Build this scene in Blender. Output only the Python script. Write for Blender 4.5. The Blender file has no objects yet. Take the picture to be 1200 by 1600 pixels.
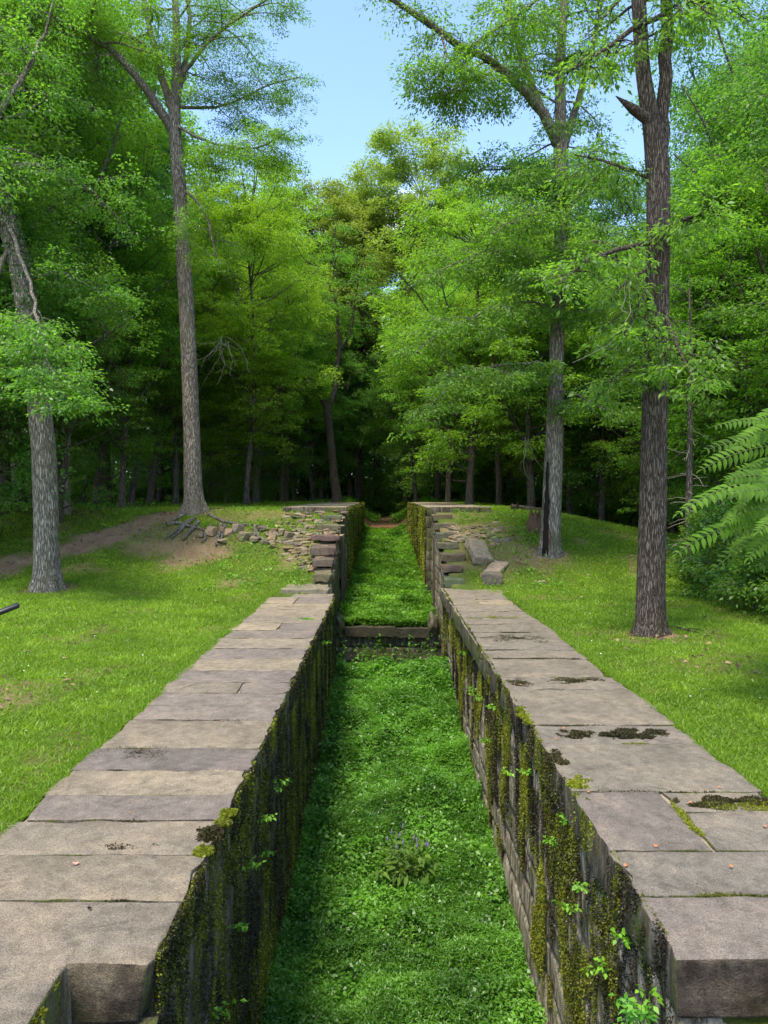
import bpy, bmesh, math, random
import numpy as np
from mathutils import Vector, Matrix, noise as mnoise
PI = math.pi
scene = bpy.context.scene
COL = scene.collection
R = np.random.default_rng(7)
random.seed(7)

# ---------------------------------------------------------------- camera model
F = 1150.0; CZ = 2.6; TILT = math.atan(25.0 / F)
def W(px, py, d):
    """point at horizontal distance d (metres in front) seen at photo pixel px,py"""
    u = (px - 600.0) / F; v = (800.0 - py) / F
    dy = math.cos(TILT) + v * math.sin(TILT); dz = -math.sin(TILT) + v * math.cos(TILT)
    return np.array([u / dy * d, d, CZ + dz / dy * d])

# ---------------------------------------------------------------- numeric noise
def _hash(ix, iy, s):
    n = (ix.astype(np.int64) * 374761393 + iy.astype(np.int64) * 668265263 + s * 982451653) & 0x7fffffff
    n = ((n ^ (n >> 13)) * 1274126177) & 0x7fffffff
    return ((n ^ (n >> 16)) & 0xffff) / 65535.0
def vnoise(x, y, s=0):
    x = np.asarray(x, float); y = np.asarray(y, float)
    ix = np.floor(x); iy = np.floor(y); fx = x - ix; fy = y - iy
    fx = fx * fx * (3 - 2 * fx); fy = fy * fy * (3 - 2 * fy)
    a = _hash(ix, iy, s); b = _hash(ix + 1, iy, s); c = _hash(ix, iy + 1, s); d = _hash(ix + 1, iy + 1, s)
    return (a + (b - a) * fx) * (1 - fy) + (c + (d - c) * fx) * fy
def fbm(x, y, s=0, o=4):
    t = 0; a = .5; k = 1.0
    for i in range(o):
        t = t + a * vnoise(x * k, y * k, s + i * 17); a *= .5; k *= 2.03
    return t / (1 - .5 ** o)
def ss(a, b, x):
    t = np.clip((np.asarray(x, float) - a) / (b - a), 0, 1); return t * t * (3 - 2 * t)

# ---------------------------------------------------------------- object helpers
def new_mesh(name, V, quads=None, tris=None, var=None, smooth=False):
    me = bpy.data.meshes.new(name)
    V = np.asarray(V, np.float32)
    nq = 0 if quads is None else len(quads); nt = 0 if tris is None else len(tris)
    me.vertices.add(len(V)); me.vertices.foreach_set('co', V.ravel())
    parts = []
    if nq: parts.append(np.asarray(quads, np.int32).ravel())
    if nt: parts.append(np.asarray(tris, np.int32).ravel())
    loops = np.concatenate(parts)
    me.loops.add(len(loops)); me.loops.foreach_set('vertex_index', loops)
    me.polygons.add(nq + nt)
    st = np.concatenate([np.arange(nq) * 4, nq * 4 + np.arange(nt) * 3]).astype(np.int32)
    me.polygons.foreach_set('loop_start', st)
    if smooth: me.polygons.foreach_set('use_smooth', np.ones(nq + nt, bool))
    if var is not None:
        at = me.attributes.new('var', 'FLOAT', 'FACE'); at.data.foreach_set('value', np.asarray(var, np.float32))
    me.update(calc_edges=True)
    return me
def obj(name, me, mat=None, parent=None):
    o = bpy.data.objects.new(name, me); COL.objects.link(o)
    if mat is not None and me is not None and len(me.materials) == 0: me.materials.append(mat)
    if parent is not None: o.parent = parent
    return o
def tag(o, label=None, cat=None, group=None, kind=None):
    if label: o['label'] = label
    if cat: o['category'] = cat
    if group: o['group'] = group
    if kind: o['kind'] = kind
    return o
def thing(name, label, cat, loc=(0, 0, 0), rz=0, group=None):
    o = bpy.data.objects.new(name, None); COL.objects.link(o); o.empty_display_size = .2
    o.location = loc; o.rotation_euler = (0, 0, rz)
    return tag(o, label, cat, group)
def copy_tree(o, parent=None):
    c = o.copy(); COL.objects.link(c); c.parent = parent
    for ch in list(o.children): copy_tree(ch, c)
    return c
def bm_mesh(name, bm, smooth=False):
    me = bpy.data.meshes.new(name); bm.to_mesh(me); bm.free()
    if smooth:
        for p in me.polygons: p.use_smooth = True
    return me

# ---------------------------------------------------------------- materials
def mat_new(name):
    m = bpy.data.materials.new(name); m.use_nodes = True
    nt = m.node_tree; nt.nodes.clear()
    out = nt.nodes.new('ShaderNodeOutputMaterial')
    return m, nt, out
class NB:
    def __init__(s, nt): s.nt = nt
    def n(s, t, **kw):
        nd = s.nt.nodes.new(t)
        for k, v in kw.items():
            if k.startswith('i_'):
                key = k[2:]; key = int(key) if key.isdigit() else key.replace('_', ' ')
                nd.inputs[key].default_value = v
            else: setattr(nd, k, v)
        return nd
    def l(s, a, b): s.nt.links.new(a, b)
    def noise(s, vec, scale, detail=6, rough=.6, dist=0):
        nd = s.n('ShaderNodeTexNoise'); nd.inputs['Scale'].default_value = scale
        nd.inputs['Detail'].default_value = detail; nd.inputs['Roughness'].default_value = rough
        nd.inputs['Distortion'].default_value = dist
        if vec is not None: s.l(vec, nd.inputs['Vector'])
        return nd.outputs['Fac']
    def ramp(s, fac, stops, interp='LINEAR'):
        nd = s.n('ShaderNodeValToRGB'); cr = nd.color_ramp; cr.interpolation = interp
        while len(cr.elements) < len(stops): cr.elements.new(.5)
        for e, (p, c) in zip(cr.elements, stops):
            e.position = p; e.color = (c[0], c[1], c[2], 1) if not isinstance(c, (int, float)) else (c, c, c, 1)
        s.l(fac, nd.inputs['Fac']); return nd.outputs['Color']
    def mix(s, fac, a, b, mode='MIX'):
        nd = s.n('ShaderNodeMixRGB', blend_type=mode)
        for k, v in ((0, fac), (1, a), (2, b)):
            if isinstance(v, (int, float)): nd.inputs[k].default_value = v if k == 0 else (v, v, v, 1)
            elif isinstance(v, tuple): nd.inputs[k].default_value = (*v, 1)
            else: s.l(v, nd.inputs[k])
        return nd.outputs[0]
    def math(s, op, a, b=0.0, clamp=False):
        nd = s.n('ShaderNodeMath', operation=op); nd.use_clamp = clamp
        for k, v in ((0, a), (1, b)):
            if isinstance(v, (int, float)): nd.inputs[k].default_value = v
            else: s.l(v, nd.inputs[k])
        return nd.outputs[0]
    def coords(s, scale=(1, 1, 1), kind='Object', loc=(0, 0, 0)):
        tc = s.n('ShaderNodeTexCoord'); mp = s.n('ShaderNodeMapping')
        mp.inputs['Scale'].default_value = scale; mp.inputs['Location'].default_value = loc
        s.l(tc.outputs[kind], mp.inputs['Vector']); return mp.outputs['Vector']
    def attr(s, name): return s.n('ShaderNodeAttribute', attribute_name=name).outputs['Fac']
    def bump(s, h, strength=.5, dist=.02, nrm=None):
        nd = s.n('ShaderNodeBump'); nd.inputs['Strength'].default_value = strength
        nd.inputs['Distance'].default_value = dist; s.l(h, nd.inputs['Height'])
        if nrm is not None: s.l(nrm, nd.inputs['Normal'])
        return nd.outputs['Normal']
    def bsdf(s, col, rough=.8, nrm=None, spec=.3):
        nd = s.n('ShaderNodeBsdfPrincipled')
        if isinstance(col, tuple): nd.inputs['Base Color'].default_value = (*col, 1)
        else: s.l(col, nd.inputs['Base Color'])
        if isinstance(rough, (int, float)): nd.inputs['Roughness'].default_value = rough
        else: s.l(rough, nd.inputs['Roughness'])
        nd.inputs['Specular IOR Level'].default_value = spec
        if nrm is not None: s.l(nrm, nd.inputs['Normal'])
        return nd.outputs[0]

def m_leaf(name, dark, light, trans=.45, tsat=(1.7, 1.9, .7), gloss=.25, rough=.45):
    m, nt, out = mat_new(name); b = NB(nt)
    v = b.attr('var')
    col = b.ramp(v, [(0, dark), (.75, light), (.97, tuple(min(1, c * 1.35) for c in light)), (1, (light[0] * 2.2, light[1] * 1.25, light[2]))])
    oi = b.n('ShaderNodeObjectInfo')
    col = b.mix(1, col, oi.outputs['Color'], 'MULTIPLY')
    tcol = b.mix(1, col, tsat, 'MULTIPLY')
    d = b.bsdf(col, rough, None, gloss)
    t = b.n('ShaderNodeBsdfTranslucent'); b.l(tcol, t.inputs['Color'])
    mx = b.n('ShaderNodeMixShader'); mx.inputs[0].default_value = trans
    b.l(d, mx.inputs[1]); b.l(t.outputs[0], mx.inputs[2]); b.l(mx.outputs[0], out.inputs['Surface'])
    return m
def m_bark(name, c1, c2, moss=0.0, scale=1.0):
    m, nt, out = mat_new(name); b = NB(nt)
    v = b.coords((20 * scale, 20 * scale, 2.2 * scale)); v2 = b.coords((1, 1, .5))
    n1 = b.noise(v, 1.6, 8, .65, .6)
    n2 = b.noise(v2, 1.3, 4)
    vo = b.n('ShaderNodeTexVoronoi', feature='DISTANCE_TO_EDGE'); vo.inputs['Scale'].default_value = 1.7
    mp = b.coords((15 * scale, 15 * scale, 1.7 * scale))
    wv = b.n('ShaderNodeVectorMath', operation='ADD'); nn = b.n('ShaderNodeTexNoise'); nn.inputs['Scale'].default_value = 2
    b.l(mp, nn.inputs['Vector']); b.l(mp, wv.inputs[0]); b.l(nn.outputs['Color'], wv.inputs[1]); b.l(wv.outputs[0], vo.inputs['Vector'])
    crack = b.ramp(vo.outputs['Distance'], [(0, 0.0), (.22, 1.0)])
    h = b.math('ADD', b.math('MULTIPLY', crack, .6), b.math('MULTIPLY', n1, .6))
    col = b.ramp(h, [(.15, tuple(c * .35 for c in c1)), (.5, c1), (.85, c2)])
    col = b.mix(b.ramp(n2, [(.35, 0.0), (.7, .5)]), col, tuple(c * .7 for c in c1))
    if moss > 0:
        f = b.ramp(b.noise(b.coords((1.3, 1.3, .5)), 1.5, 6, .7), [(.62 - moss * .25, 0.0), (.75 - moss * .2, .8)])
        col = b.mix(f, col, (.09, .11, .02))
    oi = b.n('ShaderNodeObjectInfo')
    nr = b.bump(h, 1.0, .05)
    b.l(b.bsdf(col, .9, nr, .15), out.inputs['Surface'])
    return m
def m_stone(name):
    """flat weathered granite/sandstone slab, tint from object colour"""
    m, nt, out = mat_new(name); b = NB(nt)
    g = b.coords((1, 1, 1))
    oi = b.n('ShaderNodeObjectInfo')
    off = b.n('ShaderNodeVectorMath', operation='ADD'); b.l(g, off.inputs[0])
    cmb = b.n('ShaderNodeCombineXYZ'); b.l(b.math('MULTIPLY', oi.outputs['Random'], 37.0), cmb.inputs[2]); b.l(cmb.outputs[0], off.inputs[1])
    v = off.outputs[0]
    big = b.noise(v, 1.6, 6, .65, .5); mid = b.noise(v, 9, 6, .7); fine = b.noise(v, 90, 3, .7); speck = b.noise(v, 260, 2, .6)
    base = b.mix(1, oi.outputs['Color'], b.ramp(big, [(.3, (.72, .69, .62)), (.5, (1, .97, .90)), (.7, (1.25, 1.16, .98))]), 'MULTIPLY')
    base = b.mix(1, base, b.ramp(mid, [(.3, .62), (.55, 1.0), (.75, 1.25)]), 'MULTIPLY')
    base = b.mix(1, base, b.ramp(fine, [(.3, .5), (.5, 1.0), (.7, 1.35)]), 'MULTIPLY')
    base = b.mix(.7, base, b.ramp(speck, [(.35, .45), (.5, 1.0), (.65, 1.55)]), 'MULTIPLY')
    st = b.ramp(b.noise(v, 2.6, 10, .8, .8), [(.56, 0.0), (.66, .75)])
    base = b.mix(st, base, (.075, .06, .045))
    pit = b.ramp(b.noise(v, 38, 4, .8), [(.30, .8), (.38, 0.0)]); base = b.mix(pit, base, (.05, .04, .03))
    ln = b.ramp(b.noise(v, 5.5, 9, .8), [(.66, 0.0), (.72, .5)])
    base = b.mix(ln, base, (.34, .33, .29))
    h = b.math('ADD', b.math('MULTIPLY', fine, .5), b.math('ADD', mid, b.math('MULTIPLY', speck, .25)))
    nr = b.bump(h, 1.0, .03)
    b.l(b.bsdf(base, .82, nr, .3), out.inputs['Surface'])
    return m
def m_masonry(name, pale=1.0, mossy=1.0):
    """water-stained lock wall: vertical streaks of soot-dark algae, bare stone and moss"""
    m, nt, out = mat_new(name); b = NB(nt)
    sv = b.coords((2.1, 2.1, .55)); sv2 = b.coords((5.5, 5.5, 1.1)); g = b.coords((1, 1, 1))
    s1 = b.noise(sv, 1.5, 8, .7, .3); s2 = b.noise(sv2, 1.6, 8, .7, .2); f = b.noise(g, 45, 5, .7); big = b.noise(g, .7, 4)
    base = b.ramp(s1, [(.30, (.024 * pale, .018 * pale, .011 * pale)), (.42, (.055 * pale, .04 * pale, .024 * pale)), (.56, (.10 * pale, .075 * pale, .045 * pale)), (.64, (.22 * pale, .18 * pale, .125 * pale)), (.74, (.30 * pale, .26 * pale, .20 * pale))])
    base = b.mix(b.ramp(s2, [(.5 - .05 * (pale > 1), 0.0), (.62 - .04 * (pale > 1), .75)]), base, (.27 * pale, .232 * pale, .175 * pale))
    base = b.mix(b.ramp(s2, [(.34, .8), (.45, 0.0)]), base, (.018, .014, .009))
    mo = b.math('ADD', b.noise(b.coords((2.2, 2.2, .45), loc=(3, 1, 2)), 1.3, 8, .75), b.math('MULTIPLY', b.math('SUBTRACT', big, .5), .5))
    base = b.mix(b.ramp(mo, [(.56 - .06 * mossy, 0.0), (.64 - .06 * mossy, .92)]), base, b.ramp(f, [(.3, (.03, .032, .006)), (.6, (.085, .10, .012)), (.75, (.16, .18, .02))]))
    base = b.mix(1, base, b.ramp(f, [(.3, .6), (.6, 1.2)]), 'MULTIPLY')
    h = b.math('ADD', b.math('MULTIPLY', f, .7), b.math('ADD', b.math('MULTIPLY', s2, .6), mo))
    nr = b.bump(h, .9, .035)
    b.l(b.bsdf(base, .75, nr, .35), out.inputs['Surface'])
    return m
def m_flat(name, c, rough=.8, bump=0.0, bs=30, spec=.3, vary=.35):
    m, nt, out = mat_new(name); b = NB(nt); g = b.coords()
    n = b.noise(g, bs, 6, .7)
    col = b.mix(1, c, b.ramp(n, [(.25, 1 - vary), (.75, 1 + vary)]), 'MULTIPLY')
    oi = b.n('ShaderNodeObjectInfo'); col = b.mix(1, col, oi.outputs['Color'], 'MULTIPLY')
    b.l(b.bsdf(col, rough, b.bump(n, bump, .02) if bump else None, spec), out.inputs['Surface'])
    return m

M_COP = m_stone('weathered_slab')
M_MAS = m_masonry('stained_masonry', .75, .95)
M_MASR = m_masonry('stained_masonry_pale', 1.75, .1)
M_ROUGH = m_stone('rough_broken_stone')
for _n in M_ROUGH.node_tree.nodes:
    if _n.type == 'BUMP': _n.inputs['Distance'].default_value = .05
    if _n.type == 'BSDF_PRINCIPLED':
        _l = _n.inputs['Base Color'].links[0]; _b = NB(M_ROUGH.node_tree); _g = _b.coords()
        _c = _b.mix(1, _l.from_socket, _b.ramp(_b.noise(_g, 3.2, 8, .7), [(.38, (.14, .125, .10)), (.5, (.50, .47, .42)), (.62, (1.0, .97, .9))]), 'MULTIPLY')
        _c = _b.mix(_b.ramp(_b.noise(_g, 2.1, 8, .75, .5), [(.52, 0.0), (.60, .8)]), _c, (.045, .042, .012)); M_ROUGH.node_tree.links.new(_c, _n.inputs['Base Color'])
M_MORT = m_flat('lime_mortar', (.26, .21, .14), .95, .5, 60)
M_ROCK = m_flat('rubble_stone', (.23, .175, .115), .9, .9, 14, .2, .5)
M_MOSS = m_leaf('moss', (.026, .028, .004), (.17, .185, .012), .2)
M_DMOSS = m_leaf('dark_moss', (.010, .008, .004), (.042, .036, .010), .1)
M_GRASS = m_leaf('lawn_grass', (.075, .142, .011), (.21, .315, .03), .42)
M_COVER = m_leaf('ground_cover', (.045, .125, .012), (.135, .30, .03), .35, (1.5, 1.7, .7), .4, .4)
M_COVER2 = m_leaf('upper_cover', (.058, .145, .014), (.165, .325, .032), .35)
M_LEAF = m_leaf('leaf_green', (.042, .092, .022), (.118, .222, .038), .54, gloss=.4, rough=.42)
M_LEAFB = m_leaf('leaf_bright', (.072, .140, .020), (.170, .285, .035), .56, gloss=.4, rough=.42)
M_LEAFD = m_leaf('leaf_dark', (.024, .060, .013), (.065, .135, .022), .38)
M_LEAFO = m_leaf('leaf_olive', (.085, .12, .022), (.20, .24, .05), .42)
M_SUMAC = m_leaf('leaf_compound', (.03, .075, .008), (.095, .19, .018), .4, (1.7, 1.7, .6), .12, .6)
M_BARK = m_bark('bark_grey', (.17, .14, .11), (.40, .345, .275), .25)
M_BARKP = m_bark('bark_pale', (.24, .205, .165), (.50, .44, .36), .1)
M_BARKD = m_bark('bark_dark', (.075, .056, .042), (.19, .15, .115), .15, 1.3)
M_BARKF = m_bark('bark_forest', (.09, .07, .052), (.22, .185, .15), .1)
M_WOODG = m_flat('dead_wood', (.26, .22, .17), .9, .8, 25)
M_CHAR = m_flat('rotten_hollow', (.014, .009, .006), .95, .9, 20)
M_RUST = m_flat('rotten_red_wood', (.10, .055, .032), .9, .9, 20)
M_DRY = m_flat('dry_leaf', (.33, .13, .05), .7, .3, 60)
M_PINK = m_flat('pale_leaf', (.55, .25, .16), .7, .2, 60)
M_BLACK = m_flat('black_metal', (.012, .012, .013), .45, .1, 60, .5, .1)
M_FLOW = m_flat('flower_violet', (.20, .16, .30), .8)
M_WHITE = m_flat('clover_flower', (.75, .75, .68), .8)
# ---------------------------------------------------------------- terrain
FLY = [-8, 4, 8, 12.6, 16, 18.0, 19.2, 20.4, 21.6, 22.70, 22.72, 27, 35, 44, 48.5, 49.6, 60, 90, 140]
FLZ = [-3.4, -3.35, -3.28, -3.0, -2.8, -2.42, -2.25, -2.4, -2.85, -2.95, -1.50, -1.22, -.75, -.1, .22, .72, .95, 1.5, 2.2]
def bank(x, y):
    x = np.asarray(x, float); y = np.asarray(y, float)
    ramp = ss(19.6, 28.3, y)
    top = 2.13 + .12 * ss(30, 60, y)
    z = top * ramp * (1 - .52 * ss(4.6, 12.5, x)) - .35 * ss(7, 15, x) * (1 - ramp)
    z = z + .25 * ss(14, 30, -x)
    # little eroded ledge on the left bank
    led = ss(-9.5, -7.5, x) * (1 - ss(-3.2, -2.6, x))
    z = z + led * .22 * (ss(23.6, 24.0, y + .5 * (vnoise(x * 1.3, y * .2, 5) - .5)) - ss(21.5, 23.6, y)) * (1 - ss(25, 28, y))
    edge = ss(2.9, 4.2, np.abs(x))
    z = z + edge * (.14 * (fbm(x * .35, y * .35, 3) - .5) + .03 * (fbm(x * 2, y * 2, 9) - .5)) - .045
    z = z + 3.5 * ss(55, 130, np.abs(x)) + 1.0 * ss(70, 140, y)
    return z
def floor_z(x, y):
    z = np.interp(y, FLY, FLZ)
    c = np.clip(np.abs(x - .18) / 1.45, 0, 1)
    return z + .10 * c ** 3 + .16 * (fbm(np.asarray(x) * 1.1, np.asarray(y) * 1.1, 21) - .5)
def terrain(x, y):
    x = np.asarray(x, float); y = np.asarray(y, float)
    b = bank(x, y); f = floor_z(x, y)
    m1 = ((x > np.where(y < 4.06, -1.815, -1.615)) & (x < np.where(y < 4.10, 2.21, 1.915))).astype(float)
    m2 = 1 - ss(.7, 2.9, np.abs(x - .1))
    m = np.where(y < 47.0, m1, m2 * (1 - ss(75, 110, y)))
    return b * (1 - m) + f * m
def G(px, py):
    """point of the terrain seen at photo pixel"""
    d = np.arange(3.5, 120, .05); p = W(px, py, 1.0)
    X = p[0] * d; Z = CZ + (p[2] - CZ) * d
    h = bank(X, d); k = np.argmax(Z <= h)
    return np.array([X[k], d[k], float(h[k])])
def onb(x, y): return (x, y, float(bank(x, y)))

def seg_dist(x, y, pts):
    best = np.full(np.shape(x), 1e9)
    for (ax, ay), (bx, by) in zip(pts[:-1], pts[1:]):
        dx, dy = bx - ax, by - ay; t = np.clip(((x - ax) * dx + (y - ay) * dy) / (dx * dx + dy * dy), 0, 1)
        best = np.minimum(best, np.hypot(x - ax - t * dx, y - ay - t * dy))
    return best
PATH = [tuple(G(*p)[:2]) for p in ((-120, 925), (0, 886), (120, 857), (200, 826), (265, 803))]
PATH2 = [tuple(G(*p)[:2]) for p in ((330, 797), (400, 793))]
def blob(x, y, cx, cy, rx, ry): return 1 - ss(.55, 1.15, np.hypot((x - cx) / rx, (y - cy) / ry))
T1 = G(75, 922); T2 = G(303, 800); T3 = G(1015, 992); T4 = G(858, 866)
def dirt_shade_mask(x, y):
    n = fbm(x * 1.7, y * 1.7, 41) - .5; n2 = fbm(x * .7, y * .7, 43) - .5
    d = 1 - ss(.35, 1.0, seg_dist(x, y, PATH) + n * 1.3)
    d = np.maximum(d, .8 * (1 - ss(.3, .9, seg_dist(x, y, PATH2) + n)))
    for (px, py, rx, ry, a) in ((300, 868, 1.3, 1.6, .85), (245, 840, 1.6, 1.4, .7), (770, 858, 1.4, 2.6, .5), (330, 835, 1.4, .8, .7), (0, 1085, .7, 1.2, .75),
                                (840, 870, 1.1, 1.3, .7), (1110, 1035, 1.6, .9, .45), (480, 860, 1.0, 1.6, .5), (1070, 992, .9, .5, .5), (400, 805, 2.2, .9, .5), (730, 830, 1.0, 1.4, .6)):  # wide ellipse right of the double-stemmed tree: lawn shade put in as bare soil
        g = G(px, py); d = np.maximum(d, a * blob(x + n * 1.2, y + n2 * 1.6, g[0], g[1], rx, ry))
    for t, r in ((T1, .95), (T2, 1.1), (T3, .7), (T4, .9)):
        d = np.maximum(d, 1 - ss(r * .5, r, np.hypot(x - t[0], y - t[1]) + n * .6))
    sp = ss(.60, .70, fbm(x * .9, y * .9, 77)) * .5
    return np.clip(np.maximum(d, sp), 0, 1)
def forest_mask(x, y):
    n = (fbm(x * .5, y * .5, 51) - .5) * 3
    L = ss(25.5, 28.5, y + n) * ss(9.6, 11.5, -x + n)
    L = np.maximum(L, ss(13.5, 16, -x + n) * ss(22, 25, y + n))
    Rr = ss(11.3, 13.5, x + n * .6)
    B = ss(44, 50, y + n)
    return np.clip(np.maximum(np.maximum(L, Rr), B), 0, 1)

def m_ground():
    m, nt, out = mat_new('ground_soil'); b = NB(nt); g = b.coords()
    n = b.noise(g, 2.3, 8, .7); f = b.noise(g, 30, 6, .75); ff = b.noise(g, 120, 3, .7)
    grass = b.ramp(f, [(.3, (.05, .08, .012)), (.6, (.12, .17, .025))])
    dirt = b.ramp(b.math('ADD', b.math('MULTIPLY', n, .5), b.math('MULTIPLY', f, .5)), [(.3, (.16, .09, .05)), (.5, (.32, .20, .12)), (.7, (.44, .33, .21))])
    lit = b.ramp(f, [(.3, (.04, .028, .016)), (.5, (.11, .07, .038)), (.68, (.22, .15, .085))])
    c = b.mix(b.attr('dirt'), grass, dirt)  # soil colour also carries the painted shade patch on the right lawn
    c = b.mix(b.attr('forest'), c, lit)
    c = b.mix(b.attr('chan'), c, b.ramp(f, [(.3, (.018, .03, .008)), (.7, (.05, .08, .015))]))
    h = b.math('ADD', f, b.math('MULTIPLY', ff, .5))
    b.l(b.bsdf(c, .95, b.bump(h, .9, .05), .1), out.inputs['Surface'])
    return m
def axis(parts):
    a = np.concatenate([np.arange(s, e, st) for s, e, st in parts]); return a
xs = np.unique(np.round(np.concatenate([axis([(-260, -60, 10), (-60, -18, 2), (-18, -2.4, .2), (2.4, 18, .2), (18, 60, 2), (60, 261, 10)]),
      [-2.2, -1.9, -1.82, -1.81, -1.62, -1.61], np.arange(-1.5, 1.9, .15), [1.91, 1.92, 2.1, 2.2, 2.215]]), 3))
ys = np.unique(np.round(np.concatenate([axis([(-30, 3, 1.5), (3, 50, .2), (50, 90, 1.0), (90, 400, 10)]), [4.05, 4.07, 4.09, 4.11, 22.70, 22.72, 46.99, 47.01]]), 3))
XX, YY = np.meshgrid(xs, ys, indexing='ij'); ZZ = terrain(XX, YY)
nx, ny = XX.shape; idx = np.arange(nx * ny).reshape(nx, ny)
q = np.stack([idx[:-1, :-1], idx[1:, :-1], idx[1:, 1:], idx[:-1, 1:]], -1).reshape(-1, 4)
me = new_mesh('ground', np.stack([XX, YY, ZZ], -1).reshape(-1, 3), quads=q, smooth=True)
for nm, val in (('dirt', dirt_shade_mask(XX, YY)), ('forest', forest_mask(XX, YY)),
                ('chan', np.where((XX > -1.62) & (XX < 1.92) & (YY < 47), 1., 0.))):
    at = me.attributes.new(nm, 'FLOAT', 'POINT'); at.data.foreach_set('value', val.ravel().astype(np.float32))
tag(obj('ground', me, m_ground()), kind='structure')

# ---------------------------------------------------------------- leaves
def norm(v): return v / np.maximum(np.linalg.norm(v, axis=-1, keepdims=True), 1e-9)
def leaf_arrays(P, D, N, L, Wd, fold=.18):
    D = norm(D); S = norm(np.cross(D, N)); N2 = np.cross(S, D)
    L = np.asarray(L)[..., None] * np.ones((len(P), 1)); Wd = np.asarray(Wd)[..., None] * np.ones((len(P), 1))
    a = P; m = P + D * L * .42 + N2 * Wd * fold; c = P + D * L - N2 * L * .08
    V = np.stack([a, m + S * Wd * .5, c, m - S * Wd * .5], 1).reshape(-1, 3)
    return V
def leaf_mesh(name, P, D, N, L, Wd, var, fold=.18):
    V = leaf_arrays(P, D, N, L, Wd, fold); n = len(P)
    return new_mesh(name, V, quads=np.arange(4 * n).reshape(n, 4), var=var)
def sprays(rng, C, A, rad, k, L, asp=.55, flat=.25, droop=.25, tilt=.5, vbias=0):
    """k leaves round each centre, laid in drooping layers"""
    n = len(C); rad = np.asarray(rad) * np.ones(n)
    ph = rng.uniform(0, 2 * PI, (n, k)); rr = np.sqrt(rng.uniform(0, 1, (n, k)))
    r = rr * rad[:, None]
    off = np.stack([np.cos(ph) * r, np.sin(ph) * r, rng.normal(0, flat, (n, k)) * rad[:, None] - droop * rr ** 2 * rad[:, None]], -1)
    P = C[:, None, :] + off
    D = np.stack([np.cos(ph), np.sin(ph), -droop * 1.2 * np.ones_like(ph)], -1) * .8 + A[:, None, :] * .6 + rng.normal(0, .45, (n, k, 3))
    N = np.array([0, 0, 1.0]) + rng.normal(0, tilt, (n, k, 3)) + off / np.maximum(rad[:, None, None], .01) * .35
    var = np.clip(rng.uniform(.1, .9, (n, 1)) * .55 + rng.uniform(0, 1, (n, k)) * .45 + vbias, 0, 1)
    LL = L * rng.uniform(.65, 1.25, (n, k))
    return P.reshape(-1, 3), D.reshape(-1, 3), N.reshape(-1, 3), LL.ravel(), (LL * asp).ravel(), var.ravel()

class Tubes:
    def __init__(s): s.V = []; s.Q = []; s.n = 0
    def add(s, pts, rad, k=6, rough=0, seed=0, flare=0):
        pts = np.asarray(pts, float); rad = np.asarray(rad, float); n = len(pts)
        T = np.gradient(pts, axis=0); T = norm(T)
        ref = np.array([1.0, 0, 0]) if abs(T[0][2]) > .7 else np.array([0, 0, 1.0])
        U = norm(np.cross(T, ref)); Vv = np.cross(T, U)
        a = np.arange(k) / k * 2 * PI
        rr = rad[:, None] * np.ones((n, k))
        if rough:
            ln = np.concatenate([[0], np.cumsum(np.linalg.norm(np.diff(pts, axis=0), axis=1))])
            A, Lg = np.meshgrid(a, ln)
            rr = rr * (1 + rough * (fbm(np.cos(A) * 3 + 10 + seed, np.sin(A) * 3 + Lg * .55 + 10, seed) - .5) * 2 + rough * .6 * (vnoise(A * k / 6.28 * .5, Lg * 1.2, seed) - .5))
        if flare:
            ln = np.concatenate([[0], np.cumsum(np.linalg.norm(np.diff(pts, axis=0), axis=1))]); A, Lg = np.meshgrid(a, ln)
            rr = rr * (1 + flare * np.exp(-(np.maximum(Lg - .3, 0) / .38) ** 1.3) * (.35 * np.cos(5 * A + seed) + .25 * np.cos(3 * A + 2 * seed) + .2 * np.cos(8 * A + seed) + .25))
        ring = pts[:, None, :] + rr[..., None] * (np.cos(a)[None, :, None] * U[:, None, :] + np.sin(a)[None, :, None] * Vv[:, None, :])
        s.V.append(ring.reshape(-1, 3))
        i = np.arange(n - 1)[:, None] * k; j = np.arange(k)[None, :]; j2 = (j + 1) % k
        s.Q.append(np.stack([i + j, i + j2, i + k + j2, i + k + j], -1).reshape(-1, 4) + s.n)
        s.n += n * k
    def mesh(s, name, smooth=True): return new_mesh(name, np.concatenate(s.V), quads=np.concatenate(s.Q), smooth=smooth)

def resample(pts, rad, step):
    pts = np.asarray(pts, float); rad = np.asarray(rad, float)
    s = np.concatenate([[0], np.cumsum(np.linalg.norm(np.diff(pts, axis=0), axis=1))])
    n = max(3, int(s[-1] / step) + 1); t = np.linspace(0, s[-1], n)
    out = np.stack([np.interp(t, s, pts[:, i]) for i in range(3)], 1)
    for _ in range(2):
        o2 = out.copy(); o2[1:-1] = out[1:-1] * .5 + .25 * (out[:-2] + out[2:]); out = o2
    return out, np.interp(t, s, rad)
def grow_path(rng, p0, d, length, n, bend=0.0, wob=.12):
    pts = [np.array(p0, float)]; d = np.array(d, float); d /= np.linalg.norm(d); st = length / n
    for i in range(n):
        d = d + rng.normal(0, wob, 3); d[2] += bend / n; d /= np.linalg.norm(d)
        pts.append(pts[-1] + d * st)
    return np.array(pts)

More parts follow.
